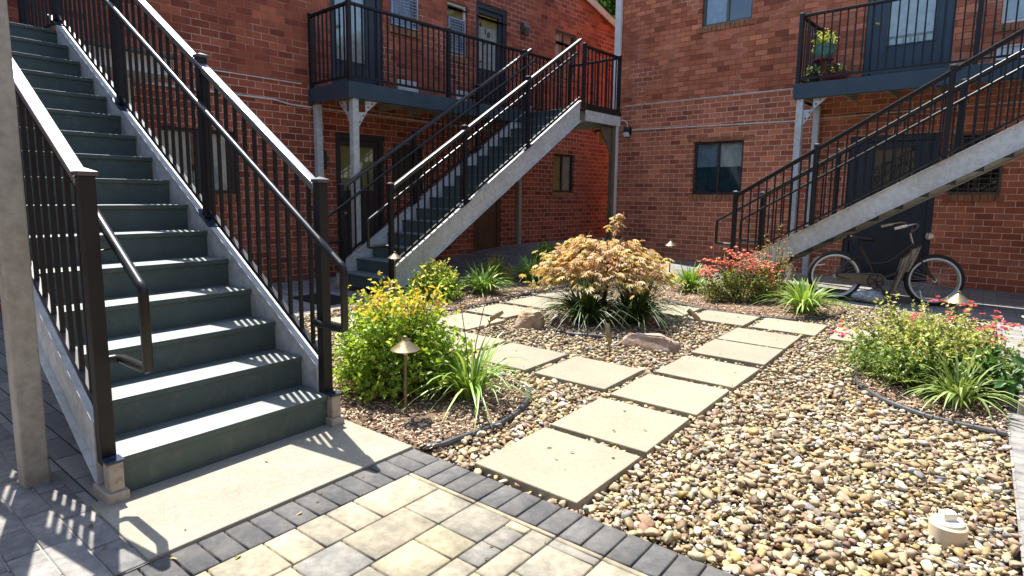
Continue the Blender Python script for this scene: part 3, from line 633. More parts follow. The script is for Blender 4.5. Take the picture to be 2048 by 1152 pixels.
# --- unseen brick wings added behind the camera to bounce light into the court
def wing(label, P, e, n, L, H):
    fn = lambda a, d, z: P+e*a+n*d+Vector((0, 0, z)); r = thing('brick_building', label, 'building', fn(L/2, -1, 0))
    ops = [(a, a+1.0, z, z+1.05) for a in np.arange(1.2, L-1.5, 3.1) for z in (1.3, 4.1)]
    bm_part('wall', wall_mesh(fn, 0, L, -.3, H, ops), ['brick_c'], r)
    for o in ops: window(r, fn, o, 'frame_dark', [(o[0]+.05, o[0]+.4, o[2], o[3], 'curtain')])
    mb = MB(); mb.prism(lambda a, b, c: fn(b, a, c), [(.25, H), (.25, H+.12), (-4, H+1.7), (-8, H+.12), (-8, H)], -.2, L+.2); mb.build('roof', 'frame_dark', r); return r
wing('unseen brick wing behind the camera, facing the left building, added to bounce light', Vector((9.6, -7.5, 0)), Vector((0, 1, 0)), Vector((-1, 0, 0)), 15.5, 5.9)
wing('unseen brick wing behind the camera, facing the back building, added to bounce light', Vector((-6, -8.2, 0)), Vector((1, 0, 0)), Vector((0, 1, 0)), 15, 5.9)

# ------------------------------------------------------------------ stairs and railings
BAL = {}
def baluster(parent, p, h, r=.0095, mat='rail'):
    key = (round(h, 3), mat)
    if key not in BAL:
        mb = MB(); mb.box(ident, -r, r, -r, r, 0, h); o = mb.build('baluster', mat, parent, keep=True); BAL[key] = o.data
        WL[o.name] = Vector(p); o.location = Vector(p)-WL[parent.name]; return o
    return link('baluster', BAL[key], parent, p)
def post(parent, p, z1, ax, ay, w=.029, plate=True):
    p = Vector(p); fn = lambda a, b, c: p+ax*a+ay*b+Vector((0, 0, c)); h = z1-p.z
    mb = MB(); mb.box(fn, -w, w, -w, w, 0, h-.03)
    o = mb.build('railing_post', 'rail', parent, bevel=.003)
    mb = MB(); c = w+.008; mb.box(fn, -c, c, -c, c, h-.03, h-.012); mb.add([fn(-c, -c, h-.012), fn(c, -c, h-.012), fn(c, c, h-.012), fn(-c, c, h-.012), fn(0, 0, h+.004)], [(0, 1, 4), (1, 2, 4), (2, 3, 4), (3, 0, 4)]); mb.build('post_cap', 'midrail', o)
    return o
def beam(mb, a, b, w, h, off=0):
    """bar of width w (horizontal) and height h from a to b"""
    a = Vector(a); b = Vector(b); d = (b-a).normalized(); s = d.cross(Vector((0, 0, 1))).normalized(); u = s.cross(d)
    L = (b-a).length; mb.box(lambda x, y, z: a+d*x+s*y+u*z, 0, L, -w/2, w/2, off-h/2, off+h/2)
def flat_rail(owner, A, B, h, side, posts=(0, 1), gap=.11, name='railing'):
    A = Vector(A); B = Vector(B); d = (B-A); L = d.length; d.normalize(); s = d.cross(Vector((0, 0, 1)))
    mb = MB(); up = Vector((0, 0, 1)); beam(mb, A+up*(h-.02), B+up*(h-.02), .055, .04); r = mb.build(name, 'rail', owner, bevel=.006)
    mb = MB(); beam(mb, A+up*.075, B+up*.075, .03, .03); mb.build('bottom_rail', 'rail', r)
    for t in posts: post(r, A+d*(L*t), A.z+h+.035, d, s)
    n = int(L/gap)
    for i in range(1, n): baluster(r, A+d*(L*i/n)+up*.09, h-.13)
    return r
def stair(label, O, u, w, W, n, ri, tr, z0, chan, post_idx, top_len, top_w0, top_w1, fascia_dir=None, ntop=None, capmat='toprail'):
    u = Vector(u).normalized(); w = Vector(w).normalized(); O = Vector((O[0], O[1], 0)); slope = ri/tr
    T = lambda a, b, z: O+u*a+w*b+Vector((0, 0, z))
    root = thing('staircase', label, 'staircase', T(-.05, W/2, z0))
    ns = ntop or n
    for i in range(ns):
        a = i*tr; z = z0+ri*(i+1); mb = MB()
        mb.box(T, a, a+.006, -.022, W+.022, z-ri-(.012 if i else 0), z-.007); mb.box(T, a-.012, a+.165, -.02, W+.02, z-.006, z, 1); mb.box(T, a+.1685, a+tr-.0005, -.02, W+.02, z-.0062, z-.0004, 1); mb.box(T, a+.007, a+tr-.001, -.021, W+.021, z-.0115, z-.0066)
        mb.box(T, a-.012, a-.004, -.02, W+.02, z-.030, z-.006)
        mb.build('step', ['tread', 'tread_top'], root, bevel=.0025)
    aN = (n-1)*tr+.02 if ntop is None else ntop*tr
    zl = lambda a: z0+ri+slope*a
    for b in (-.032, W+.032):
        mb = MB(); up, dn = .10, .10-chan
        alo = .088; a_ = (z0+.045-zl(0)-dn)/slope
        poly = [(alo, zl(alo)+up), (alo, z0+.045), (a_, z0+.045), (aN, zl(aN)+dn), (aN, zl(aN)+up)]
        mb.prism(lambda a, bb, c: T(a, b+bb, c), poly, -.006, .006)
        fl = lambda off: [(alo if off > 0 else a_, zl(alo if off > 0 else a_)+off), (aN, zl(aN)+off)]
        for off, t in ((up, -.012), (dn, .012)):
            (a1, z1), (a2, z2) = fl(off); mb.prism(lambda a, bb, c: T(a, b+bb, c), [(a1, z1), (a2, z2), (a2, z2+t), (a1, z1+t)], -.034, .034)
        mb.box(lambda a, bb, c: T(a, b+bb, c), alo-.007, alo-.0005, -.035, .035, z0+.046, zl(alo)+up+.001)
        s_ = mb.build('stringer', 'galv', root, bevel=.002)
        mb = MB(); sg = -1 if b < 0 else 1
        mb.box(lambda a, bb, c: T(a, b+bb, c), -.065, .12, -.043, .043, z0-.02, z0+.045); mb.box(lambda a, bb, c: T(a, b+bb, c), -.05, .012, -.030, .030, z0+.045, z0+.175)
        fb = mb.build('foot_block', 'rust', root, bevel=.006)
        mb = MB(); mb.box(lambda a, bb, c: T(a, b+bb, c), -.056, .018, -.034, .034, z0+.175, z0+.185); mb.lathe([(.011, 0), (.011, .012), (.001, .013)], T(-.024, b, z0+.185), 6); mb.build('foot_plate', 'bolt', fb)
        # railing on this side
        at = aN-.02; h = 1.10
        mb = MB(); beam(mb, T(.075, b, zl(.075)+h+.05), T(at, b, zl(at)+h+.05), .062, .03); beam(mb, T(.075, b, zl(.075)+h+.022), T(at, b, zl(at)+h+.022), .040, .03)
        rl = mb.build('railing', capmat, root, bevel=.008)
        mb = MB(); beam(mb, T(.085, b, zl(.085)+.165), T(at, b, zl(at)+.165), .03, .025); mb.build('bottom_rail', 'rail', rl)
        pa = [.05]+[k*tr-.02 for k in post_idx]
        for k, a in enumerate(pa):
            zb = z0+.15 if k == 0 else zl(a)+.108
            post(rl, T(a, b, zb), zl(a)+h+.12, u, w)
            if k:
                mb = MB(); zz = zl(a)+.1; mb.prism(lambda aa, bb, c: T(aa, b+bb, c), [(a-.09, zz-.09*slope), (a+.09, zz+.09*slope), (a+.09, zz+.09*slope+.008), (a-.09, zz-.09*slope+.008)], -.05, .05)
                for q in (-.065, .065): mb.lathe([(.011, 0), (.011, .018), (.001, .019)], T(a+q, b, zz+q*slope+.006), 6)
                mb.build('base_plate', 'bolt', rl)
        nb = int((at-.05)/.112)
        for i in range(1, nb+1):
            a = .05+(at-.05)*i/(nb+.5)
            if min(abs(a-p) for p in pa) < .05: continue
            baluster(rl, T(a, b, zl(a)+.172), h-.165)
        # round handrail inside, with the returned loop at its foot
        bi = b+.078*(1 if b < 0 else -1); hh = .93
        P = [T(at, bi, zl(at)+hh), T(-.225, bi, zl(-.225)+hh), T(-.243, bi, zl(-.243)+hh), T(-.25, bi, zl(-.25)+hh-.022), T(-.25, bi, z0+.635), T(-.247, bi, z0+.615), T(-.228, bi, z0+.608), T(.02, bi, z0+.608), T(.045, bi-.02*(1 if b < 0 else -1), z0+.608), T(.05, b, z0+.608)]
        mb = MB(); mb.tube(P, .0205, 10); mb.build('handrail', 'handrail', rl, smooth=True)
        for k in [0]+list(post_idx):
            a = k*tr+.05; q = zl(a)+hh
            mb = MB(); mb.tube([T(a, bi, q-.018), T(a, bi, q-.05), T(a, b, q-.06)], .006, 6); mb.build('handrail_bracket', 'rail', rl)
    return root, T

up16 = Vector((0, 0, 1))
# near stairs, climbing away to the left
a = .011; uL = Vector((-math.cos(a), -math.sin(a), 0)); wL = Vector((math.sin(a), -math.cos(a), 0))
SL_, TL = stair('grey painted steel stairs nearest the camera, climbing to the upper left', (-.614, -.119), uL, wL, 1.065, 16, .178, .279, 0.0115, .30, (5, 10, 15), 0, 0, 0)
mb = MB(); zt = .0115+16*.178; mb.box(TL, 15*.279+.171, 5.3, -1.2, 1.3, zt-.012, zt); mb.build('landing', 'tread', SL_)
mb = MB(); mb.box(TL, 15*.279+.33, 5.28, -1.19, 1.29, zt-.20, zt-.014); mb.build('landing_frame', 'galv', SL_)
flat_rail(SL_, TL(4.25, -.04, zt), TL(5.25, -.04, zt), 1.08, 1, (1,))
mb = MB()
for q in ((5.1, -.9), (5.1, 1.2)): mb.box(TL, q[0]-.05, q[0]+.05, q[1]-.05, q[1]+.05, 0, zt-.2)
mb.build('support_post', 'galv', SL_)
# middle stairs, climbing along the left building
a = .05; uM = Vector((math.sin(a), math.cos(a), 0)); wM = Vector((-math.cos(a), math.sin(a), 0))
SM_, TM = stair('grey painted steel stairs in the middle, rising past the balcony to a landing', (-3.712, 2.93), uM, wM, 1.06, 16, .178, .279, .070, .36, (5, 10), 0, 0, 0, capmat='midrail')
zt = .07+16*.178; a0_ = 15*.279+.171
mb = MB(); mb.box(TM, a0_, a0_+1.15, -.06, 1.12, zt-.012, zt); mb.build('landing', 'tread', SM_)
mb = MB(); mb.box(TM, a0_-.02, a0_+1.17, -.075, -.062, zt-.22, zt-.032); mb.box(TM, a0_+1.152, a0_+1.17, -.06, 1.12, zt-.22, zt-.032); mb.box(TM, a0_+.1, a0_+.13, -.06, 1.12, zt-.22, zt-.032); mb.build('landing_frame', 'galv', SM_)
mb = MB(); mb.box(TM, a0_-.01, a0_+1.18, -.082, -.062, zt-.030, zt+.05); mb.box(TM, a0_+1.152, a0_+1.18, -.06, 1.12, zt-.030, zt+.05); mb.build('toe_board', 'rail', SM_)
rlM = flat_rail(SM_, TM(a0_-.05, -.035, zt), TM(a0_+1.13, -.035, zt), 1.08, 1, (0, 1))
flat_rail(SM_, TM(a0_+1.13, .02, zt), TM(a0_+1.13, 1.12, zt), 1.08, 1, (1,))
mb = MB(); pp = TM(a0_+1.05, .02, 0); mb.box(lambda x, y, z: pp+uM*x+wM*y+Vector((0, 0, z)), -.045, .045, -.045, .045, .05, zt-.22); mb.build('support_post', 'brown_steel', SM_, bevel=.004)
mb = MB(); mb.prism(lambda x, y, z: pp+uM*x+wM*y+Vector((0, 0, z)), [(-.06, zt-.255), (-.46, zt-.255), (-.06, zt-.78)], -.008, .008); mb.build('gusset_plate', 'brown_steel', SM_)
# right stairs, climbing to the right along the back building
uR = E1.copy(); wR = Vector((-E1.y, E1.x, 0)); yl = 7.02
SR_, TR = stair('black railed steel stairs at the right, with a pale galvanised stringer above the bicycle', (-.68, yl+.05), uR, wR, 1.07, 18, .1705, .2865, .045, .31, (4, 9, 14), 0, 0, 0, capmat='rail')
zt = .045+18*.1705
mb = MB(); mb.box(TR, 17*.2865+.17, 17*.2865+2.2, -.06, 2.4, zt-.012, zt); mb.build('landing', 'tread', SR_)
mb = MB(); mb.box(TR, 17*.2865+.3, 17*.2865+2.19, -.058, 2.39, zt-.22, zt-.014); mb.build('landing_frame', 'galv', SR_)
mb = MB(); mb.box(TR, 6.7, 6.8, -.05, .05, 0, zt-.22); mb.box(TR, 6.7, 6.8, 1.1, 1.2, 0, zt-.22); mb.build('support_post', 'galv', SR_)

# ------------------------------------------------------------------ balconies
def balcony(label, fn, L, D, z, fh, posts, railposts, name='balcony', gus=1):
    """fn(a along, b outward from wall, z)"""
    root = thing(name, label, 'balcony', fn(L/2, D/2, 0))
    mb = MB(); mb.box(fn, .012, L, .02, D-.012, z-.04, z-.004); mb.build('deck', 'tread', root)
    mb = MB(); mb.box(fn, .012, L, .02, D-.012, z-.075, z-.042)
    for k in range(int(L/.6)+1): mb.box(fn, .05+k*.6, .09+k*.6, .03, D-.014, z-fh+.03, z-.076)
    mb.build('deck_underside', 'ceil', root)
    mb = MB(); mb.box(fn, 0, L, D-.011, D, z-fh, z); mb.box(fn, 0, .011, .01, D-.0115, z-fh, z); mb.box(fn, 0, L, D-.06, D-.012, z-fh, z-fh+.01); mb.build('fascia', 'fascia', root, bevel=.002)
    A, B, C = fn(.045, .06, z), fn(.045, D-.045, z), fn(L, D-.045, z)
    flat_rail(root, A, B, 1.08, 1, (0,)); flat_rail(root, B, C, 1.08, 1, railposts)
    for a, b, hh, gs in posts:
        mb = MB(); mb.box(fn, a-.05, a+.05, b-.05, b+.05, gz(*fn(a, b, 0)[:2])-.02, z-fh); mb.build('support_post', 'galv', root, bevel=.006)
        mb = MB(); mb.box(fn, a-.08, a+.08, b-.08, b+.08, gz(*fn(a, b, 0)[:2])-.01, gz(*fn(a, b, 0)[:2])+.014); mb.build('post_base', 'galv', root)
        for dirn in gs:
            P2 = (lambda x, y, zz, a=a, b=b: fn(a+x, b+y, zz)) if dirn == 'a' else (lambda x, y, zz, a=a, b=b: fn(a+y, b-x, zz))
            zt = z-fh-.006; mb = MB(); s = .40
            # triangular gusset with the square hole beside the post
            mb.prism(P2, [(.052, zt-.17), (.16, zt-.17), (.22, zt-.17+.02), (.052, zt-.42)], -.007, .007); mb.prism(P2, [(.19, zt), (s, zt), (.222, zt-.15), (.19, zt-.17)], -.0065, .0065)
            g = mb.build('gusset_plate', 'galv', root); c = fn(0, 1, 0)-fn(0, 0, 0)
            nr = c if dirn == 'a' else (fn(-1, 0, 0)-fn(0, 0, 0))
            for x, zz in ((.09, zt-.31), (.15, zt-.215), (.235, zt-.09), (.30, zt-.035)): mb = MB(); mb.lathe([(.013, .006), (.013, .016), (.001, .017)], P2(x, 0, zz), 6, axis=nr); mb.build('bolt', 'frame_bronze', g)
    return root
fnBL = lambda a, b, z: LP+E2*(.10+a)+E1*b+Vector((0, 0, z))
balcony('dark balcony on the left brick building, ending at the middle stairs', fnBL, 5.0, 1.12, 2.92, .225, [(.12, 1.05, 0, 'ab'), (.1, .1, 0, '')], (0, .375, .755))
fnBR = lambda a, b, z: RW(-2.43+a, b, z)
balcony('blue grey balcony on the back brick building, above the bicycle and flower pots on it', fnBR, 6.4, 1.15, 3.2, .235, [(.10, 1.06, 0, 'a'), (.1, .12, 0, '')], (0, .36, .7))
mb = MB(); 
# ------------------------------------------------------------------ posts, pipes, lamps on the walls
mb = MB(); f = lambda a, b, c: Vector((-1.055+a, -1.39+b, c)); mb.box(f, -.05, .05, -.05, .05, 0, 2.9); p_ = mb.build('steel_post', 'galv_warm', None, bevel=.008); tag(p_, 'tall weathered steel post in the left foreground beside the near stairs', 'post')
rt = thing('steel_post', 'grey steel post on a concrete foot at the right edge, behind the rose bed', 'post', (2.63, 2.87, 0)); f = lambda a, b, c: Vector((2.66+a, 2.87+b, c))
mb = MB(); mb.box(f, -.05, .05, -.05, .05, .1, 3.0); mb.build('shaft', 'galv', rt, bevel=.006); mb = MB(); mb.box(f, -.085, .09, -.085, .09, -.02, .1); mb.build('foot', 'rust', rt, bevel=.008)
def pipe(name, label, cat, pts, r, mat, parent=None):
    mb = MB(); mb.tube(pts, r, 8); return tag(mb.build(name, mat, None, smooth=True), label, cat)
pipe('conduit', 'thin pale conduit running along the left brick wall to the balcony', 'conduit', [LW(s, .02, z) for s, z in ((-6, 2.70), (-1.3, 2.695), (-.45, 2.70), (-.2, 2.66), (0.02, 2.655), (.3, 2.66), (5, 2.66))], .013, 'pipe')
pipe('conduit', 'thin pale conduit along the back brick wall above the window', 'conduit', [RW(s, .02, z) for s, z in ((-6.08, 2.80), (-2.78, 2.75), (-2.0, 2.77), (0, 2.80), (5, 2.80))], .013, 'pipe')
pipe('conduit', 'short curved conduit feeding the small lamp at the corner of the back wall', 'conduit', [RW(s, d, z) for s, d, z in ((-6.5, .06, 3.02), (-6.36, .06, 3.03), (-6.24, .06, 3.0), (-6.185, .06, 2.93), (-6.18, .06, 2.86))], .014, 'pipe')
mb = MB(); mb.box(RW, -6.56, -6.42, .012, .10, .03, 6.2); tag(mb.build('downspout', 'white', None, bevel=.012), 'white downspout at the corner of the back brick building', 'downspout')
mb = MB(); mb.box(LW, 4.89, 4.98, .01, .10, gz(*LW(4.9, .05, 0)[:2]), 2.66); tag(mb.build('downspout', 'galv_warm', None, bevel=.01), 'square grey pipe on the left brick wall right of the brown door', 'downspout')
def wall_lamp(label, fn, s, z, w, h, d, body, lens):
    r = thing('wall_lamp', label, 'lamp', fn(s, d/2, z)); mb = MB(); mb.prism(lambda a, b, c: fn(s+b, a, z+c), [(.002, 0), (.002, h), (d*.6, h), (d, h*.55), (d, h*.35), (d*.5, 0)], -w/2, w/2); mb.build('housing', body, r, bevel=.008)
    mb = MB(); mb.prism(lambda a, b, c: fn(s+b, a, z+c), [(d*.5, -.004), (d, h*.33), (d*1.03, h*.30), (d*.9, -h*.22), (d*.4, -h*.22)], -w*.4, w*.4); mb.build('lens', lens, r, bevel=.006); return r
wall_lamp('small dark lamp with a milky lens at the corner of the back wall', RW, -6.18, 2.70, .15, .17, .12, 'black', 'lens')
wall_lamp('round topped grey lamp beside the door numbered 410', LW, 5.05, 4.72, .17, .20, .13, 'frame_bronze', 'frame_bronze')
wall_lamp('dark lamp on the left wall beside the ground floor door', LW, .27, 1.78, .14, .24, .12, 'frame_dark', 'frame_dark')
mb = MB(); pq = TM(a0_+.93, .16, 0); fq = lambda x, y, z: pq+uM*x+wM*y+Vector((0, 0, z)); fl_ = thing('flood_lamp', 'yellowed box lamp hanging under the landing of the middle stairs', 'lamp', fq(0, 0, 2.3))
mb.box(fq, -.06, .06, -.05, .05, 2.40, 2.60); mb.build('housing', 'amberlens', fl_, bevel=.012); mb = MB(); mb.tube([fq(0, 0, 2.60), fq(0, 0, 2.672)], .015, 8); mb.tube([fq(0, 0, 2.62), fq(-.05, .12, 2.62), fq(-.08, .13, 2.58)], .03, 8); mb.build('bracket', 'frame_bronze', fl_)

# ------------------------------------------------------------------ plants
def nrm(a): return a/np.maximum(np.linalg.norm(a, axis=-1, keepdims=True), 1e-9)
def leaf_quads(p, d, n, L, W, c, fold=.25):
    """one folded leaf per row: two quads share the midrib (6 vertices)"""
    d = nrm(d); s = nrm(np.cross(d, n)); u = np.cross(s, d); L = L[:, None]; W = W[:, None]
    m1 = p+d*L*.45-u*W*fold*.0; tip = p+d*L-u*L*.12
    l1 = p+d*L*.38+s*W*.5+u*W*fold; r1 = p+d*L*.38-s*W*.5+u*W*fold; l2 = p+d*L*.72+s*W*.32+u*W*fold*.5; r2 = p+d*L*.72-s*W*.32+u*W*fold*.5
    V = np.stack([p, l1, l2, tip, r2, r1], 1); k = len(p); o = (np.arange(k)*6)[:, None]
    F = np.concatenate([o+np.array([[0, 5, 4, 3]]), o+np.array([[0, 3, 2, 1]])], 0)
    return V.reshape(-1, 3), F, np.repeat(c, 6, 0)
def stems(root, segs, mat='bark', name='stem'):
    mb = MB()
    for pts, r in segs: mb.tube(pts, r, 5, cap=False)
    return mb.build(name, mat, root, smooth=True)
def pick(pal, n, var=.18): 
    pal = np.array(pal); return np.clip(pal[rng.integers(0, len(pal), n)]*rng.uniform(1-var, 1+var, (n, 1)), 0, 1)
def shrub(name, label, cat, c, R, H, ntw, per, L, pal, tips=None, axes=None, droop=.0, group=None, flowers=None, fcol=None, tall=0, base_r=.25, tip_zone=.55, wild=.0, fs=1.0):
    cx, cy = c; z0 = gz(cx, cy)+.02; root = thing(name, label, cat, (cx, cy, z0), group)
    ax = np.array(axes if axes else [(1, 0), (0, 1)], float)*np.array(R)[:, None]
    ph = rng.uniform(0, 2*np.pi, ntw); el = np.arcsin(rng.uniform(-.12, 1, ntw)); rad = rng.uniform(.45, 1.0, ntw)**.5*(1+.10*np.sin(3*ph+c[0]*7)+.08*np.sin(7*ph+el*5)+rng.normal(0, .06, ntw)+wild*(rng.random(ntw) < .16)*rng.uniform(.2, 1, ntw)+wild*.5*np.sin(2*ph+1.3+c[1])*np.cos(el))
    hx = np.cos(el)*np.cos(ph)*rad; hy = np.cos(el)*np.sin(ph)*rad
    end = np.stack([cx+hx*ax[0, 0]+hy*ax[1, 0], cy+hx*ax[0, 1]+hy*ax[1, 1], z0+.16*H+np.maximum(np.sin(el), -.15)*rad*H*.86], 1)
    bs = np.stack([cx+(end[:, 0]-cx)*base_r, cy+(end[:, 1]-cy)*base_r, np.full(ntw, z0)], 1)
    mid = (bs+end)/2+np.array([0, 0, .08*H]); Ps = []; Ds = []; Tt = []
    for k in range(per):
        t = rng.uniform(.45, 1.0, ntw) if k else np.ones(ntw)
        t_ = t[:, None]; P = bs*(1-t_)**2+2*mid*t_*(1-t_)+end*t_**2; D = nrm(2*(mid-bs)*(1-t_)+2*(end-mid)*t_)
        Ps.append(P+rng.normal(0, .012*H, P.shape)); Ds.append(D); Tt.append(t)
    P = np.concatenate(Ps); D = np.concatenate(Ds); tt = np.concatenate(Tt); n = len(P)
    d = nrm(D*.45+nrm(rng.normal(size=(n, 3)))*.95+np.array([0, 0, .12-droop])); up = nrm(np.array([0, 0, 1.0])+rng.normal(0, .45, (n, 3)))
    Ls = rng.uniform(.65, 1.25, n)*L; col_ = pick(pal, n)
    if tips is not None:
        hi = (tt > .8) & (P[:, 2] > z0+H*tip_zone) & (rng.random(n) < .75); col_[hi] = pick(tips, hi.sum())
    V, F, Cc = leaf_quads(P, d, up, Ls, Ls*rng.uniform(.48, .68, n), col_)
    np_mesh('foliage', V, F, Cc, 'leaf', root, (cx, cy, z0), smooth=False)
    sel = rng.choice(ntw, min(ntw, 70), replace=False)
    stems(root, [([bs[i], mid[i], end[i]], [.006*H/.6, .004*H/.6, .0015]) for i in sel])
    if flowers:
        fv, ff, fc, off = [], [], [], 0
        for (dx, dy, dz, sp, cnt) in flowers:
            q = np.array([cx+dx, cy+dy, z0+dz])+rng.normal(0, sp, (cnt, 3)); 
            for k in range(7):
                a = rng.uniform(0, 6.28, cnt); dd = np.stack([np.cos(a), np.sin(a), rng.uniform(-.1, .9, cnt)], 1)
                v, f, cc = leaf_quads(q, dd, np.tile([0, 0, 1.0], (cnt, 1)), rng.uniform(.018, .030, cnt)*fs, rng.uniform(.017, .026, cnt)*fs, pick(fcol, cnt)); fv.append(v); ff.append(f+off); fc.append(cc); off += len(v)
        np_mesh('blossom', np.concatenate(fv), np.concatenate(ff), np.concatenate(fc), 'petal', root, (cx, cy, z0), smooth=False)
    return root
def blades(name, label, cat, c, n, L, W, pal, spread=1.0, mat='blade', group=None, stalk=0, upright=.55):
    cx, cy = c; z0 = gz(cx, cy)+.02; root = thing(name, label, cat, (cx, cy, z0), group); K = 7
    ph = rng.uniform(0, 2*np.pi, n); ln = rng.uniform(.55, 1.1, n)*L; lean = rng.uniform(.15, 1.12, n)**.75*spread; r0 = rng.uniform(0, .06, n)*L/.4
    t = np.linspace(0, 1, K)[None]; out = ln[:, None]*(lean[:, None]*(.35*t+.65*t**1.7)*.85)+r0[:, None]
    z = ln[:, None]*(t*(1.15-.25*lean[:, None])*upright*1.5-lean[:, None]*t**2.4*(.95+.2*rng.random((n, 1)))*upright*1.15)
    z = np.maximum(z, -.01+.012*rng.random((n, 1))); tw = rng.normal(0, .35, (n, 1))*t
    dx, dy = np.cos(ph[:, None]+tw*.5), np.sin(ph[:, None]+tw*.5); px, py = -np.sin(ph)[:, None], np.cos(ph)[:, None]
    w = W*rng.uniform(.7, 1.25, (n, 1))*np.array([.55, .9, 1, .95, .8, .5, .06])[None]
    C0 = np.stack([cx+dx*out, cy+dy*out, z0+z], 2); S = np.stack([px+0*t, py+0*t, 0*t+0*px], 2)*w[:, :, None]*.5
    lift = np.zeros_like(S); lift[:, :, 2] = w*.22
    V = np.stack([C0-S+lift, C0, C0+S+lift], 2).reshape(n, K*3, 3); f = []
    for k in range(K-1):
        for j in range(2): f.append((k*3+j, k*3+j+1, (k+1)*3+j+1, (k+1)*3+j))
    F = (np.array(f)[None]+(np.arange(n)*K*3)[:, None, None]).reshape(-1, 4)
    np_mesh('foliage', V.reshape(-1, 3), F, np.repeat(pick(pal, n, .25), K*3, 0), mat, root, (cx, cy, z0))
    if stalk:
        mb = MB()
        for k in range(stalk): a = rng.uniform(0, 6.28); mb.tube([(cx, cy, z0), (cx+.04*math.cos(a), cy+.04*math.sin(a), z0+L*.6), (cx+.13*math.cos(a), cy+.13*math.sin(a), z0+L*1.25)], [.004, .0035, .002], 5)
        mb.build('stalk', 'bark', root)
    return root
GY = [(.36, .48, .06), (.29, .43, .06), (.46, .55, .10), (.17, .31, .04), (.24, .38, .05)]
GR = [(.11, .20, .03), (.16, .27, .04), (.08, .15, .025), (.22, .33, .07), (.30, .38, .12)]
LI = [(.27, .41, .07), (.20, .34, .06), (.36, .48, .13), (.16, .27, .05)]
DK = [(.040, .072, .018), (.055, .10, .025), (.09, .15, .04), (.035, .06, .016)]
OR = [(.42, .20, .04), (.40, .26, .05), (.36, .30, .06)]
VL = [(.786, .618), (-.618, .786)]
shrub('leafy_shrub', 'big yellow green shrub with orange tipped new leaves beside the near stairs', 'shrub', (-.76, .56), (.44, .42), .74, 760, 13, .040, GY, [(.62, .48, .08), (.58, .55, .10), (.64, .44, .09)], VL, tip_zone=.72, wild=.22)
shrub('leafy_shrub', 'rounded bright yellow green shrub at the foot of the middle stairs', 'shrub', (-3.12, 3.22), (.37, .36), .52, 420, 12, .036, GY, [(.52, .52, .12)], VL)
shrub('leafy_shrub', 'bright green shrub left of the maple, furthest back in its bed', 'shrub', (-3.45, 6.15), (.34, .34), .52, 300, 11, .042, GY, None, VL)
shrub('leafy_shrub', 'small shrub with upright orange shoots behind a lily clump', 'shrub', (-3.32, 4.62), (.30, .30), .42, 200, 11, .036, GY, OR, VL, tip_zone=.35)
blades('daylily', 'daylily clump nearest the camera beside the big shrub and path light', 'lily', (-.27, .74), 130, .62, .019, LI, 1.0, stalk=2, upright=.6)
blades('daylily', 'daylily clump in front of the shrub with orange shoots', 'lily', (-2.92, 3.93), 150, .62, .026, LI, .95)
blades('daylily', 'daylily clump in front of the furthest bright green shrub', 'lily', (-3.04, 5.15), 140, .62, .028, LI, .95)
blades('daylily', 'daylily clump left of the coral roses, by the far path light', 'lily', (-.86, 6.05), 140, .62, .028, LI, .95)
blades('daylily', 'daylily clump between the coral roses and the rear bicycle wheel', 'lily', (.74, 5.45), 150, .66, .026, LI, .95)
blades('daylily', 'daylily clump in front of the big rose bush at the right', 'lily', (2.27, 2.66), 110, .46, .019, [(.24, .33, .09), (.19, .28, .07), (.30, .38, .14)], .95, upright=.6)
blades('liriope', 'dark strappy liriope clump under the maple, left of the two', 'grass plant', (-.90, 3.24), 330, .74, .017, DK, 1.0, upright=.62)
blades('liriope', 'dark strappy liriope clump under the maple, right of the two', 'grass plant', (-.50, 3.58), 330, .74, .017, DK, 1.0, upright=.62)
PK = [(.64, .13, .13), (.68, .26, .18), (.62, .10, .15), (.70, .36, .25)]
RO = [(.15, .23, .05), (.24, .32, .08), (.10, .16, .03), (.36, .42, .15), (.30, .18, .06)]
shrub('rose_bush', 'low rose bush covered in coral blossom, left of the bicycle', 'rose bush', (-.06, 5.75), (.56, .36), .52, 520, 12, .030, RO, None, VL, wild=.3,
      flowers=[(-.30, -.20, .46, .07, 38), (-.14, -.16, .50, .075, 36), (.05, -.06, .51, .075, 38), (.22, .06, .48, .07, 30), (-.36, -.34, .37, .06, 38), (.32, .08, .38, .05, 16), (.0, .06, .56, .08, 26), (.12, -.1, .44, .05, 14)], fcol=PK+[(.66, .34, .2), (.68, .30, .26)], fs=1.35)
shrub('rose_bush', 'tall pale leaved rose shoots behind the coral blossom', 'rose bush', (.14, 6.28), (.36, .24), .85, 110, 9, .036, [(.36, .34, .12), (.30, .32, .10), (.40, .30, .14), (.44, .22, .12)], None, VL, base_r=.45)
shrub('rose_bush', 'wide rose bush with a few pink flowers at the right edge', 'rose bush', (2.08, 3.20), (.64, .50), .52, 1000, 15, .031, [(.12, .20, .04), (.19, .28, .07), (.08, .14, .03), (.34, .42, .18), (.32, .40, .11)], [(.52, .58, .20), (.50, .42, .18)], VL, wild=.34,
      flowers=[(.20, .25, .56, .03, 9), (.38, .20, .49, .035, 10), (.43, .12, .46, .03, 8), (.38, .02, .40, .03, 6), (-.10, -.25, .50, .02, 4), (.10, -.18, .50, .02, 4), (.26, -.1, .46, .02, 3), (-.52, -.42, .36, .03, 9), (.0, .0, .60, .02, 4)], fcol=[(.64, .12, .18), (.66, .24, .24), (.60, .08, .15)])
shrub('broadleaf_plant', 'small glossy broad leaved plant beside the steel post at the right edge', 'plant', (2.45, 2.98), (.16, .16), .34, 26, 8, .075, [(.07, .17, .05), (.10, .22, .08)], None, VL)

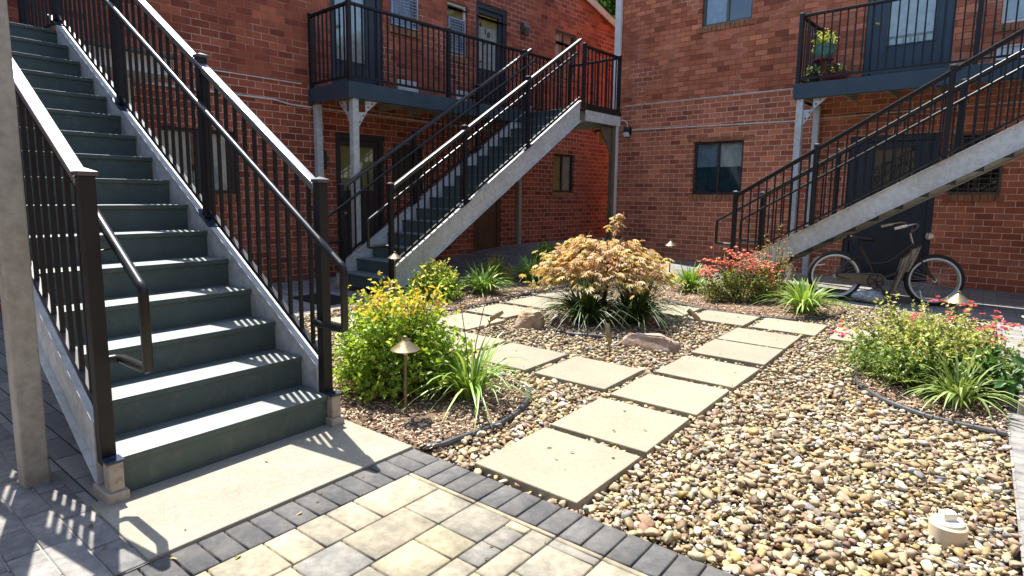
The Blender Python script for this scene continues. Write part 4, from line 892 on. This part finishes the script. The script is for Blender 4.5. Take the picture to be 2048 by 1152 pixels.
# weeping maple
def maple(c, z0):
    root = thing('weeping_maple', 'weeping laceleaf maple with golden orange leaves in the middle of the court', 'tree', (c[0], c[1], z0)); C0 = np.array([c[0], c[1], z0])
    fork = C0+np.array([.0, .0, .50]); trunk = [C0+np.array(v) for v in ((0, 0, -.05), (-.012, 0, .16), (.012, .005, .32), (.0, 0, .5))]
    mb = MB(); mb.tube(trunk, [.030, .026, .024, .021], 8)
    B = np.array([.786, .618, 0]); Dp = np.array([-.618, .786, 0]); ends = []
    for i in range(26):
        a = 2*math.pi*i/26+rng.uniform(-.15, .15); r = rng.uniform(.35, .86) if i % 2 else rng.uniform(.62, .86); top = 1.0-.40*r**2+rng.uniform(-.04, .05)
        e = C0+(B*math.cos(a)*.92+Dp*math.sin(a)*.82)*r+np.array([0, 0, 0])
        p1 = fork+(e-C0)*.25+np.array([0, 0, .26]); p2 = C0+(e-C0)*.62+np.array([0, 0, top+.0]); drop = rng.uniform(.22, .58)*(.4+r); p3 = e+np.array([0, 0, max(top-drop, .36)])
        mb.tube([fork, p1, p2, p3], [.013, .009, .006, .002], 5, cap=False); ends.append((fork, p1, p2, p3))
    sp = [fork, fork+np.array([.02, .01, .3]), C0+np.array([.05, .03, .98]), C0+np.array([.09, .07, 1.12])]; mb.tube(sp, [.012, .008, .005, .002], 5); 
    mb.build('trunk', 'bark', root, smooth=True)
    P, D = [], []
    for k in range(4300):
        f, p1, p2, p3 = ends[rng.integers(0, 26)]; t = rng.uniform(.22, 1.0)
        q = f*(1-t)**3+3*p1*t*(1-t)**2+3*p2*t*t*(1-t)+p3*t**3
        q = q+np.array([*rng.normal(0, .088, 2), rng.normal(.01, .034)]); P.append(q); o = q-C0; o[2] = 0; D.append(o/max(np.linalg.norm(o), .1))
    for k in range(24): h_ = rng.uniform(.95, 1.15); P.append(C0+np.array([.05+.25*(h_-.95)+rng.normal(0, .035), .03+.2*(h_-.95)+rng.normal(0, .03), h_])); D.append(rng.normal(size=3)*.5)
    P = np.array(P); D = np.array(D); n = len(P); d0 = nrm(D*.7+rng.normal(0, .5, (n, 3))*np.array([1, 1, .3])+np.array([0, 0, -.35])); nr = nrm(np.array([0, 0, 1.0])+rng.normal(0, .35, (n, 3)))
    sz = rng.uniform(.055, .092, n); hgt = (P[:, 2]-z0)
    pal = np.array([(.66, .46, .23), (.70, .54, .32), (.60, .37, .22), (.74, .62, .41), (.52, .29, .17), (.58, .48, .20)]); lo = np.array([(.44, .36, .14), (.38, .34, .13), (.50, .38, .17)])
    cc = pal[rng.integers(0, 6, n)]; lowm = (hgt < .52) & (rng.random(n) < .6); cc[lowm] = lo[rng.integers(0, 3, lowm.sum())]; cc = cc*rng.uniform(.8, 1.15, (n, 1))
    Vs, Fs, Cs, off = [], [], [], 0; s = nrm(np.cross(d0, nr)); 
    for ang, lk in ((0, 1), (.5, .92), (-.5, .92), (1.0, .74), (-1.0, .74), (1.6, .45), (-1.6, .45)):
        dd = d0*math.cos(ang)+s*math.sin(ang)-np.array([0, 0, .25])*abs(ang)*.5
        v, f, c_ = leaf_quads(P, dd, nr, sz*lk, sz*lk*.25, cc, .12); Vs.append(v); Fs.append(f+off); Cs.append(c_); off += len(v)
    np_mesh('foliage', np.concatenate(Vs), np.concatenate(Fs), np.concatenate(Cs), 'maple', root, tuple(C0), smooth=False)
maple((-.97, 3.76), .02)

# trees beyond the gap between the buildings
def tree(label, c, h, r, nl, pal):
    root = thing('broadleaf_tree', label, 'tree', (c[0], c[1], 0)); C0 = np.array([c[0], c[1], 0.]); mb = MB(); mb.tube([C0, C0+np.array([.1, 0, h*.35]), C0+np.array([0, .1, h*.7])], [.22, .17, .08], 8); tips = []
    for i in range(16):
        a = rng.uniform(0, 6.28); e = C0+np.array([math.cos(a)*r*rng.uniform(.4, .9), math.sin(a)*r*rng.uniform(.4, .9), h*rng.uniform(.5, .95)]); b = C0+np.array([0, 0, h*rng.uniform(.3, .65)]); mb.tube([b, (b+e)/2+np.array([0, 0, .2]), e], [.06, .04, .015], 5, cap=False); tips.append(e)
    mb.build('trunk', 'bark', root, smooth=True); tips = np.array(tips); q = tips[rng.integers(0, 16, nl)]+nrm(rng.normal(size=(nl, 3)))*rng.uniform(.1, 1, (nl, 1))**.5*r*.42
    L = rng.uniform(.14, .28, nl); v, f, cc = leaf_quads(q, rng.normal(size=(nl, 3)), nrm(np.array([0, 0, 1.])+rng.normal(0, .6, (nl, 3))), L, L*.6, pick(pal, nl)); np_mesh('crown', v, f, cc, 'leaf', root, tuple(C0), smooth=False)
tree('leafy green tree seen above the roof edge in the gap between the buildings', (-7.6, 18.5), 10.5, 3.4, 15000, [(.07, .13, .025), (.10, .18, .03), (.05, .10, .02)])
tree('lower green tree at the end of the passage between the buildings', (-6.2, 21.5), 5.0, 2.2, 4000, GR)

# ------------------------------------------------------------------ garden lights, rocks, cap, mat
def path_light(label, c, hz, k=1.0, first=[None]):
    z0 = gz(*c)+.0; root = thing('path_light', label, 'garden light', (c[0], c[1], z0), 'brass path lights'); o = Vector((c[0], c[1], z0))
    mb = MB(); mb.tube([o+Vector((0, 0, -.02)), o+Vector((-.004, 0, hz*.5)), o+Vector((0, 0, hz))], .0095, 10); mb.build('stem', 'brass_stem', root, smooth=True)
    mb = MB(); mb.lathe([(.088*k, hz-.004), (.089*k, hz), (.06*k, hz+.022*k), (.026*k, hz+.05*k), (.016, hz+.06*k), (.016, hz+.072*k), (.011, hz+.08*k), (.001, hz+.083*k)], o, 28, cap=False); mb.lathe([(.087*k, hz-.003), (.02, hz+.035*k), (.001, hz+.036*k)], o, 28, cap=False); mb.build('hood', 'brass', root, smooth=True)
    mb = MB(); mb.lathe([(.014, hz-.03), (.014, hz+.03)], o, 12); mb.build('lamp_socket', 'lens', root, smooth=True)
path_light('brass path light nearest the camera, in front of the big yellow green shrub', (-.358, .26), .43)
path_light('brass path light in front of the foot of the middle stairs', (-3.29, 2.70), .58)
path_light('brass path light at the far side, right of the maple crown', (-1.334, 6.376), .64)
path_light('brass path light rising behind the wide rose bush', (2.20, 3.74), .56, 1.1)
def spot(label, c, aim):
    z0 = gz(*c); root = thing('spot_light', label, 'garden light', (c[0], c[1], z0), 'brass spot lights'); o = Vector((c[0], c[1], z0)); d = Vector(aim).normalized(); j = o+Vector((0, 0, .075))
    mb = MB(); mb.tube([o+Vector((0, 0, -.03)), j], .010, 8); mb.lathe([(.001, -.02), (.018, -.015), (.018, .015), (.001, .02)], j, 10, axis=d.orthogonal()); mb.build('stake', 'brass', root, smooth=True)
    mb = MB(); mb.lathe([(.012, .0), (.022, .018), (.025, .03), (.025, .16), (.022, .165), (.020, .12), (.001, .118)], j, 18, axis=d, cap=False); mb.build('barrel', 'brass', root, smooth=True)
spot('brass spot light left of the brown boulder, tilted toward the maple', (-1.60, 2.50), (.75, .45, .62))
spot('brass spot light standing left of the long pale boulder', (-.20, 2.50), (-.28, .12, .95))
spot('brass spot light at the right of the pebble ring, tilted left', (.07, 3.93), (-.75, -.35, .75))
def boulder(label, c, size, mat, rot):
    v, f = ico(5); v = v.copy(); v = np.sign(v)*np.abs(v)**.40; v /= np.abs(v).max()
    for _ in range(16):
        d = rng.normal(size=3); d[2] = abs(d[2])*.6; d /= np.linalg.norm(d); q = v@d; h = q.max()*rng.uniform(.72, .9); v -= np.where(q > h, (q-h)*.95, 0)[:, None]*d
    k = sum(a_*np.sin(v@rng.normal(size=3)*w_+rng.uniform(0, 6)) for a_, w_ in ((.05, 3), (.04, 5), (.03, 9), (.018, 17), (.012, 31)))
    v *= (1+k)[:, None]; v *= np.array(size)*.5; cr, s = math.cos(rot), math.sin(rot); v = v@np.array([[cr, s, 0], [-s, cr, 0], [0, 0, 1]]); v += np.array([c[0], c[1], size[2]*.28])
    tag(np_mesh('boulder', v, f, None, mat, None, (c[0], c[1], 0)), label, 'boulder')
boulder('squarish brown boulder beside the left spot light', (-1.30, 2.78), (.30, .24, .22), 'rock', .5)
boulder('long pale pinkish boulder in front of the liriope', (.04, 2.84), (.56, .19, .17), 'rock2', .12)
cp = thing('cleanout_cap', 'cream plastic drain cleanout with a square plug among the pebbles', 'drain cap', (2.29, .80, 0))
mb = MB(); mb.lathe([(.066, -.05), (.066, .052), (.060, .058)], (2.29, .80, 0), 36); mb.build('pipe_collar', 'pvc', cp, smooth=True)
mb = MB(); mb.lathe([(.056, .058), (.056, .066), (.050, .072), (.001, .073)], (2.29, .80, 0), 36, cap=False); cq = lambda a, b, c: Vector((2.285+a*.8-b*.6, .80+a*.6+b*.8, c)); mb.box(cq, -.026, .026, -.020, .020, .072, .104); mb.build('plug', 'pvc_white', cp, smooth=True, bevel=.003)
mb = MB(); mt = lambda a, b, c: TM(-.62+a, .5+b, c+gz(-3.9, 2.6)); mb.box(mt, -.25, .25, -.42, .42, .0, .012); tag(mb.build('doormat', 'mat', None, bevel=.004), 'black rubber doormat at the foot of the middle stairs', 'doormat')

# fallen leaves and petals over slabs, pad and pebbles
n = 420; x = rng.uniform(-2.6, 2.5, n); y = rng.uniform(-1.6, 5.2, n); k_ = court_ok(x, y, -.3) | (y < 0) & (rng.random(n) < .35) | (rng.random(n) < .3); k_ &= ~((x < -.6) & (y < .1)); x, y = x[k_], y[k_]; n = len(x)
onst = np.zeros(n, bool)
for sx, sy in ST: onst |= (x > sx) & (x < sx+.61) & (y > sy) & (y < sy+.61)
z = np.where(onst, .026, np.where(y < 0, np.where(x < 0, .0145, .004), .016)); P = np.stack([x, y, z], 1); d_ = rng.normal(size=(n, 3))*np.array([1, 1, .06]); L = rng.uniform(.012, .038, n)
v, f, cc = leaf_quads(P, d_, nrm(np.array([0, 0, 1.])+rng.normal(0, .12, (n, 3))), L, L*rng.uniform(.25, .6, n), pick([(.20, .11, .04), (.32, .20, .08), (.14, .08, .04), (.40, .30, .12), (.26, .24, .08)], n))
tag(np_mesh('leaf_litter', v, f, cc, 'leaf', smooth=False), 'tiny dry brown leaves scattered over the slabs and pebbles', 'fallen leaves', None, 'stuff')

# ------------------------------------------------------------------ bicycle
bo = Vector((.80, 6.86, 0)); bf = (Vector((1.875, 7.235, 0))-bo); WB = bf.length; bf.normalize(); bs_ = Vector((-bf.y, bf.x, 0))
BK = lambda a, b, c: bo+bf*a+bs_*b+Vector((0, 0, c+.05*0))
bike = thing('bicycle', 'old cruiser bicycle with whitewall tyres parked under the right stairs', 'bicycle', BK(WB/2, 0, 0)); rw = .335
def wheel(a0, name='wheel'):
    ring = lambda R, b=0, n=48: [BK(a0+R*math.cos(2*math.pi*i/n), b, rw+R*math.sin(2*math.pi*i/n)) for i in range(n)]
    mb = MB(); mb.tube(ring(rw-.068), .012, 8, close=True); mb.lathe([(.022, -.045), (.022, .045)], BK(a0, 0, rw), 12, axis=bs_); w = mb.build(name, 'steel', bike, smooth=True)
    mb = MB(); mb.tube(ring(rw-.032), .033, 12, close=True); mb.build('tyre', 'rubber', w, smooth=True)
    mb = MB()
    for b in (-.0245, .0245): mb.tube(ring(rw-.055, b), .0105, 6, close=True)
    mb.build('whitewall', 'whitewall', w, smooth=True)
    mb = MB()
    for i in range(32):
        t = 2*math.pi*i/32; t2 = t+(.5 if i % 2 else -.5); mb.tube([BK(a0+.02*math.cos(t2), .03*(1 if i % 4 < 2 else -1), rw+.02*math.sin(t2)), BK(a0+(rw-.055)*math.cos(t), 0, rw+(rw-.055)*math.sin(t))], .0012, 4)
    mb.build('spokes', 'steel', w)
    mb = MB(); t = 3.9 if a0 > .5 else 2.3; mb.tube([BK(a0+.20*math.cos(t), -.012, rw+.20*math.sin(t)), BK(a0+.27*math.cos(t+.35), -.012, rw+.27*math.sin(t+.35))], .009, 6); mb.build('reflector', 'white', w)
wheel(0); wheel(WB)
bb = (.47, 0, .29); hd0, hd1 = (WB-.20, 0, .60), (WB-.27, 0, .80); st = (.27, 0, .74)
def tb(pts, r, name, mat='bike', n=8): 
    mb = MB(); mb.tube([BK(*p) for p in spline([Vector(q) for q in pts], 6)] if len(pts) > 2 else [BK(*p) for p in pts], r, n); return mb.build(name, mat, bike, smooth=True)
mb = MB()
for pts, r in (([hd1, (.62, 0, .56), (.36, 0, .52)], .018), ([hd0, (.74, 0, .42), bb], .022), ([bb, (.40, 0, .50), st], .018), ([(.0, .06, rw), (.2, .05, .30), bb], .010), ([(.0, -.06, rw), (.2, -.05, .30), bb], .010), ([(.0, .06, rw), (.16, .05, .55), (.33, 0, .60)], .009), ([(.0, -.06, rw), (.16, -.05, .55), (.33, 0, .60)], .009), ([hd0, hd1], .02)):
    mb.tube([BK(*p) for p in (spline([Vector(q) for q in pts], 6) if len(pts) > 2 else pts)], r, 8)
mb.build('frame', 'bike', bike, smooth=True)
mb = MB()
for b in (-.055, .055): mb.tube([BK(*p) for p in spline([Vector(q) for q in ((WB-.19, b*.6, .62), (WB-.12, b, .50), (WB, b, rw))], 6)], .011, 8)
mb.tube([BK(*hd0), BK(WB-.18, 0, .58)], .02, 8); mb.build('fork', 'bike', bike, smooth=True)
mb = MB(); mb.tube([BK(*hd1), BK(WB-.31, 0, .93)], .012, 8)
for sg in (1, -1): mb.tube([BK(*p) for p in spline([Vector(q) for q in ((WB-.31, 0, .93), (WB-.27, sg*.13, 1.02), (WB-.34, sg*.28, 1.06), (WB-.56, sg*.33, 1.00))], 6)], .011, 8)
hb = mb.build('handlebar', 'steel', bike, smooth=True)
for sg in (1, -1): mb = MB(); mb.tube([BK(WB-.44, sg*.31, 1.035), BK(WB-.57, sg*.332, .998)], .017, 8); mb.build('grip', 'cream', hb, smooth=True)
mb = MB(); mb.lathe([(.001, 0), (.04, .01), (.045, .04), (.03, .08), (.001, .09)], BK(WB-.14, 0, .90), 14, axis=bf); mb.build('headlight', 'cream', bike, smooth=True)
mb = MB(); mb.tube([BK(*st), BK(.24, 0, .84)], .012, 8); sv = [(.12, .10, .86), (.16, .105, .875), (.25, .07, .87), (.36, .025, .86), (.43, .018, .85)]
n_ = len(sv); vs = []
for a_, b_, c_ in sv: vs += [BK(a_, -b_, c_-.02), BK(a_, -b_*.6, c_+.015), BK(a_, 0, c_+.02), BK(a_, b_*.6, c_+.015), BK(a_, b_, c_-.02), BK(a_, 0, c_-.05)]
mb.add(vs, [(i*6+j, i*6+(j+1) % 6, (i+1)*6+(j+1) % 6, (i+1)*6+j) for i in range(n_-1) for j in range(6)]+[(0, 1, 2, 3, 4, 5), tuple((n_-1)*6+j for j in range(5, -1, -1))]); mb.build('saddle', 'black', bike, smooth='all')
mb = MB(); gp = [(.03, .28), (.02, .37), (.40, .40), (.53, .39), (.60, .32), (.57, .24), (.50, .22), (.10, .265)]; mb.prism(lambda a, b, c: BK(a, b, c), gp, -.062, -.050); mb.build('chain_guard', 'chain_guard', bike, bevel=.006)
mb = MB(); 
for i in range(5): t = 2*math.pi*i/5; mb.tube([BK(.47, -.075, .29), BK(.47+.085*math.cos(t), -.075, .29+.085*math.sin(t))], .008, 6)
mb.tube([BK(.47+.09*math.cos(2*math.pi*i/28), -.075, .29+.09*math.sin(2*math.pi*i/28)) for i in range(28)], .007, 6, close=True); mb.tube([BK(.47, -.09, .29), BK(.57, -.10, .16)], .011, 6); mb.tube([BK(.47, .07, .29), BK(.37, .09, .42)], .011, 6); ck = mb.build('crank', 'black', bike, smooth=True)
mb = MB(); mb.tube([BK(*p) for p in ((.02, -.05, .375), (.47, -.068, .38))], .005, 5); mb.tube([BK(*p) for p in ((.02, -.05, .30), (.47, -.068, .20))], .005, 5); mb.build('chain', 'black', bike)
mb = MB(); mb.tube([BK(*p) for p in spline([Vector(q) for q in ((WB-.52, -.31, 1.0), (WB-.20, -.16, 1.04), (WB-.16, -.05, .82), (.62, -.02, .60), (.30, -.02, .50))], 6)], .004, 5); mb.build('brake_cable', 'black', bike)
for p in ((.58, -.15, .155), (.36, .14, .425)): mb = MB(); mb.box(lambda a, b, c: BK(p[0]+a, p[1]+b, p[2]+c), -.045, .045, -.045, .045, -.012, .012); mb.build('pedal', 'black', ck, bevel=.004)
mb = MB()
pts = [BK(rw*1.1*math.cos(t), 0, rw+rw*1.1*math.sin(t)) for t in np.linspace(.25, 2.6, 16)]; vs = []
for p in pts: vs += [p-bs_*.034-Vector((0, 0, .012)), p, p+bs_*.034-Vector((0, 0, .012)), p-bs_*.034-Vector((0, 0, .018)), p-Vector((0, 0, .006)), p+bs_*.034-Vector((0, 0, .018))]
# cloth wound round the frame
ct = []; N1, N2 = 26, 22
for i in range(N1+1):
    u = i/N1; top = Vector(BK(.76+.20*u, 0, .60+.20*u-.02*math.sin(u*9))); bot = Vector(BK(.66+.20*u**1.4, 0, .10+.42*u**1.3+.04*math.sin(u*11)))
    for j in range(N2+1):
        v = j/N2; p = top.lerp(bot, v); w_ = (.035+.02*math.sin(u*21+v*3)+.014*math.sin(u*37-v*5))*(.5+v*.9); ct.append(p-bs_*(.03+w_))
mb = MB(); mb.add(ct, [(i*(N2+1)+j, (i+1)*(N2+1)+j, (i+1)*(N2+1)+j+1, i*(N2+1)+j+1) for i in range(N1) for j in range(N2)])
mb.add([p+bs_*2*(.045) for p in ct], [(i*(N2+1)+j, i*(N2+1)+j+1, (i+1)*(N2+1)+j+1, (i+1)*(N2+1)+j) for i in range(N1) for j in range(N2)])
tag(mb.build('cloth_cover', 'cover', None, smooth='all', fix=False), 'striped tan cloth hanging over the bicycle frame', 'cloth')
def crumple(label, c, size, mat, name):
    v, f = ico(5); q = v.copy()
    for k in range(26):
        d = rng.normal(size=3); d /= np.linalg.norm(d); q += d*(.10*np.abs(np.sin((v@rng.normal(size=3))*rng.uniform(3, 9)+k)))[:, None]*(.8 if k < 12 else .35)
    q -= q.mean(0); q *= np.array(size)/(q.max(0)-q.min(0)); q[:, 2] -= q[:, 2].min(); q += np.array([c[0], c[1], c[2]]); tag(np_mesh(name, q, f, None, mat, None, c), label, 'bag')
crumple('crumpled grey plastic sheet on the paving under the bicycle', (1.20, 6.93, 0.0), (.42, .26, .17), 'bag', 'plastic_sheet')

# ------------------------------------------------------------------ pots on the balcony
def pot(label, c, prof, mat, leaf_pal, L, R, H, n, flowers=None, fc=None, blade=False):
    r = thing('potted_plant', label, 'potted plant', c); mb = MB(); mb.lathe(prof, c, 28, cap=False); top = prof[-1]; mb.lathe([(prof[0][0], prof[0][1]), (.001, prof[0][1]-.001)], c, 28, cap=False); mb.build('pot', mat, r, smooth=True)
    zz = max(p[1] for p in prof); mb = MB(); mb.lathe([(top[0]*1.0, zz-.03), (.001, zz-.025)], c, 20, cap=False); mb.build('potting_soil', 'soil', r)
    b = np.array(c)+np.array([0, 0, zz-.02]); e = b+nrm(rng.normal(size=(n, 3))*np.array([1, 1, .6])+np.array([0, 0, .6]))*rng.uniform(.3, 1, (n, 1))*np.array([R, R, H]); P = np.concatenate([b*(1-t)+e*t for t in (.55, .75, .9, 1)]); m = len(P)
    v, f, cc = leaf_quads(P, rng.normal(size=(m, 3))+np.array([0, 0, .4]), nrm(np.array([0, 0, 1.])+rng.normal(0, .5, (m, 3))), rng.uniform(.6, 1.2, m)*L, rng.uniform(.35, .6, m)*L, pick(leaf_pal, m)); np_mesh('foliage', v, f, cc, 'leaf', r, c, smooth=False)
    stems(r, [([b, (b+e[i])/2+np.array([0, 0, .02]), e[i]], [.004, .003, .0015]) for i in range(0, n, 4)]); return r
pt = thing('plant_stand', 'dark wire plant stand on the right balcony under the teal pot', 'stand', (.02, 8.98, 3.2)); mb = MB()
for i in range(4): a = math.pi/4+i*math.pi/2; mb.tube([(.02+.15*math.cos(a), 8.98+.15*math.sin(a), 3.2), (.02+.13*math.cos(a), 8.98+.13*math.sin(a), 3.62)], .009, 6)
mb.build('leg_frame', 'rail', pt); mb = MB(); mb.lathe([(.001, 3.605), (.16, 3.605), (.16, 3.62), (.001, 3.62)], (.02, 8.98, 0), 24, cap=False); mb.build('shelf', 'red_pot', pt)
pot('teal glazed pot of yellow green leaves on the plant stand of the right balcony', (.02, 8.98, 3.62), [(.09, 0), (.13, .03), (.165, .12), (.16, .20), (.175, .225), (.165, .23), (.15, .20)], 'teal_pot', [(.40, .46, .10), (.48, .50, .16), (.25, .36, .06)], .05, .24, .30, 150)
pot('low red bowl of dark leaves on the floor of the right balcony', (.24, 8.82, 3.2), [(.12, 0), (.17, .03), (.21, .13), (.22, .15), (.20, .14)], 'red_pot', DK+[(.10, .05, .05)], .06, .22, .20, 130)
pot('small dark pot with pale rosettes by the corner post of the right balcony', (-.06, 8.72, 3.2), [(.08, 0), (.10, .10), (.105, .13), (.095, .12)], 'black', DK+[(.40, .44, .32)], .05, .15, .22, 90)
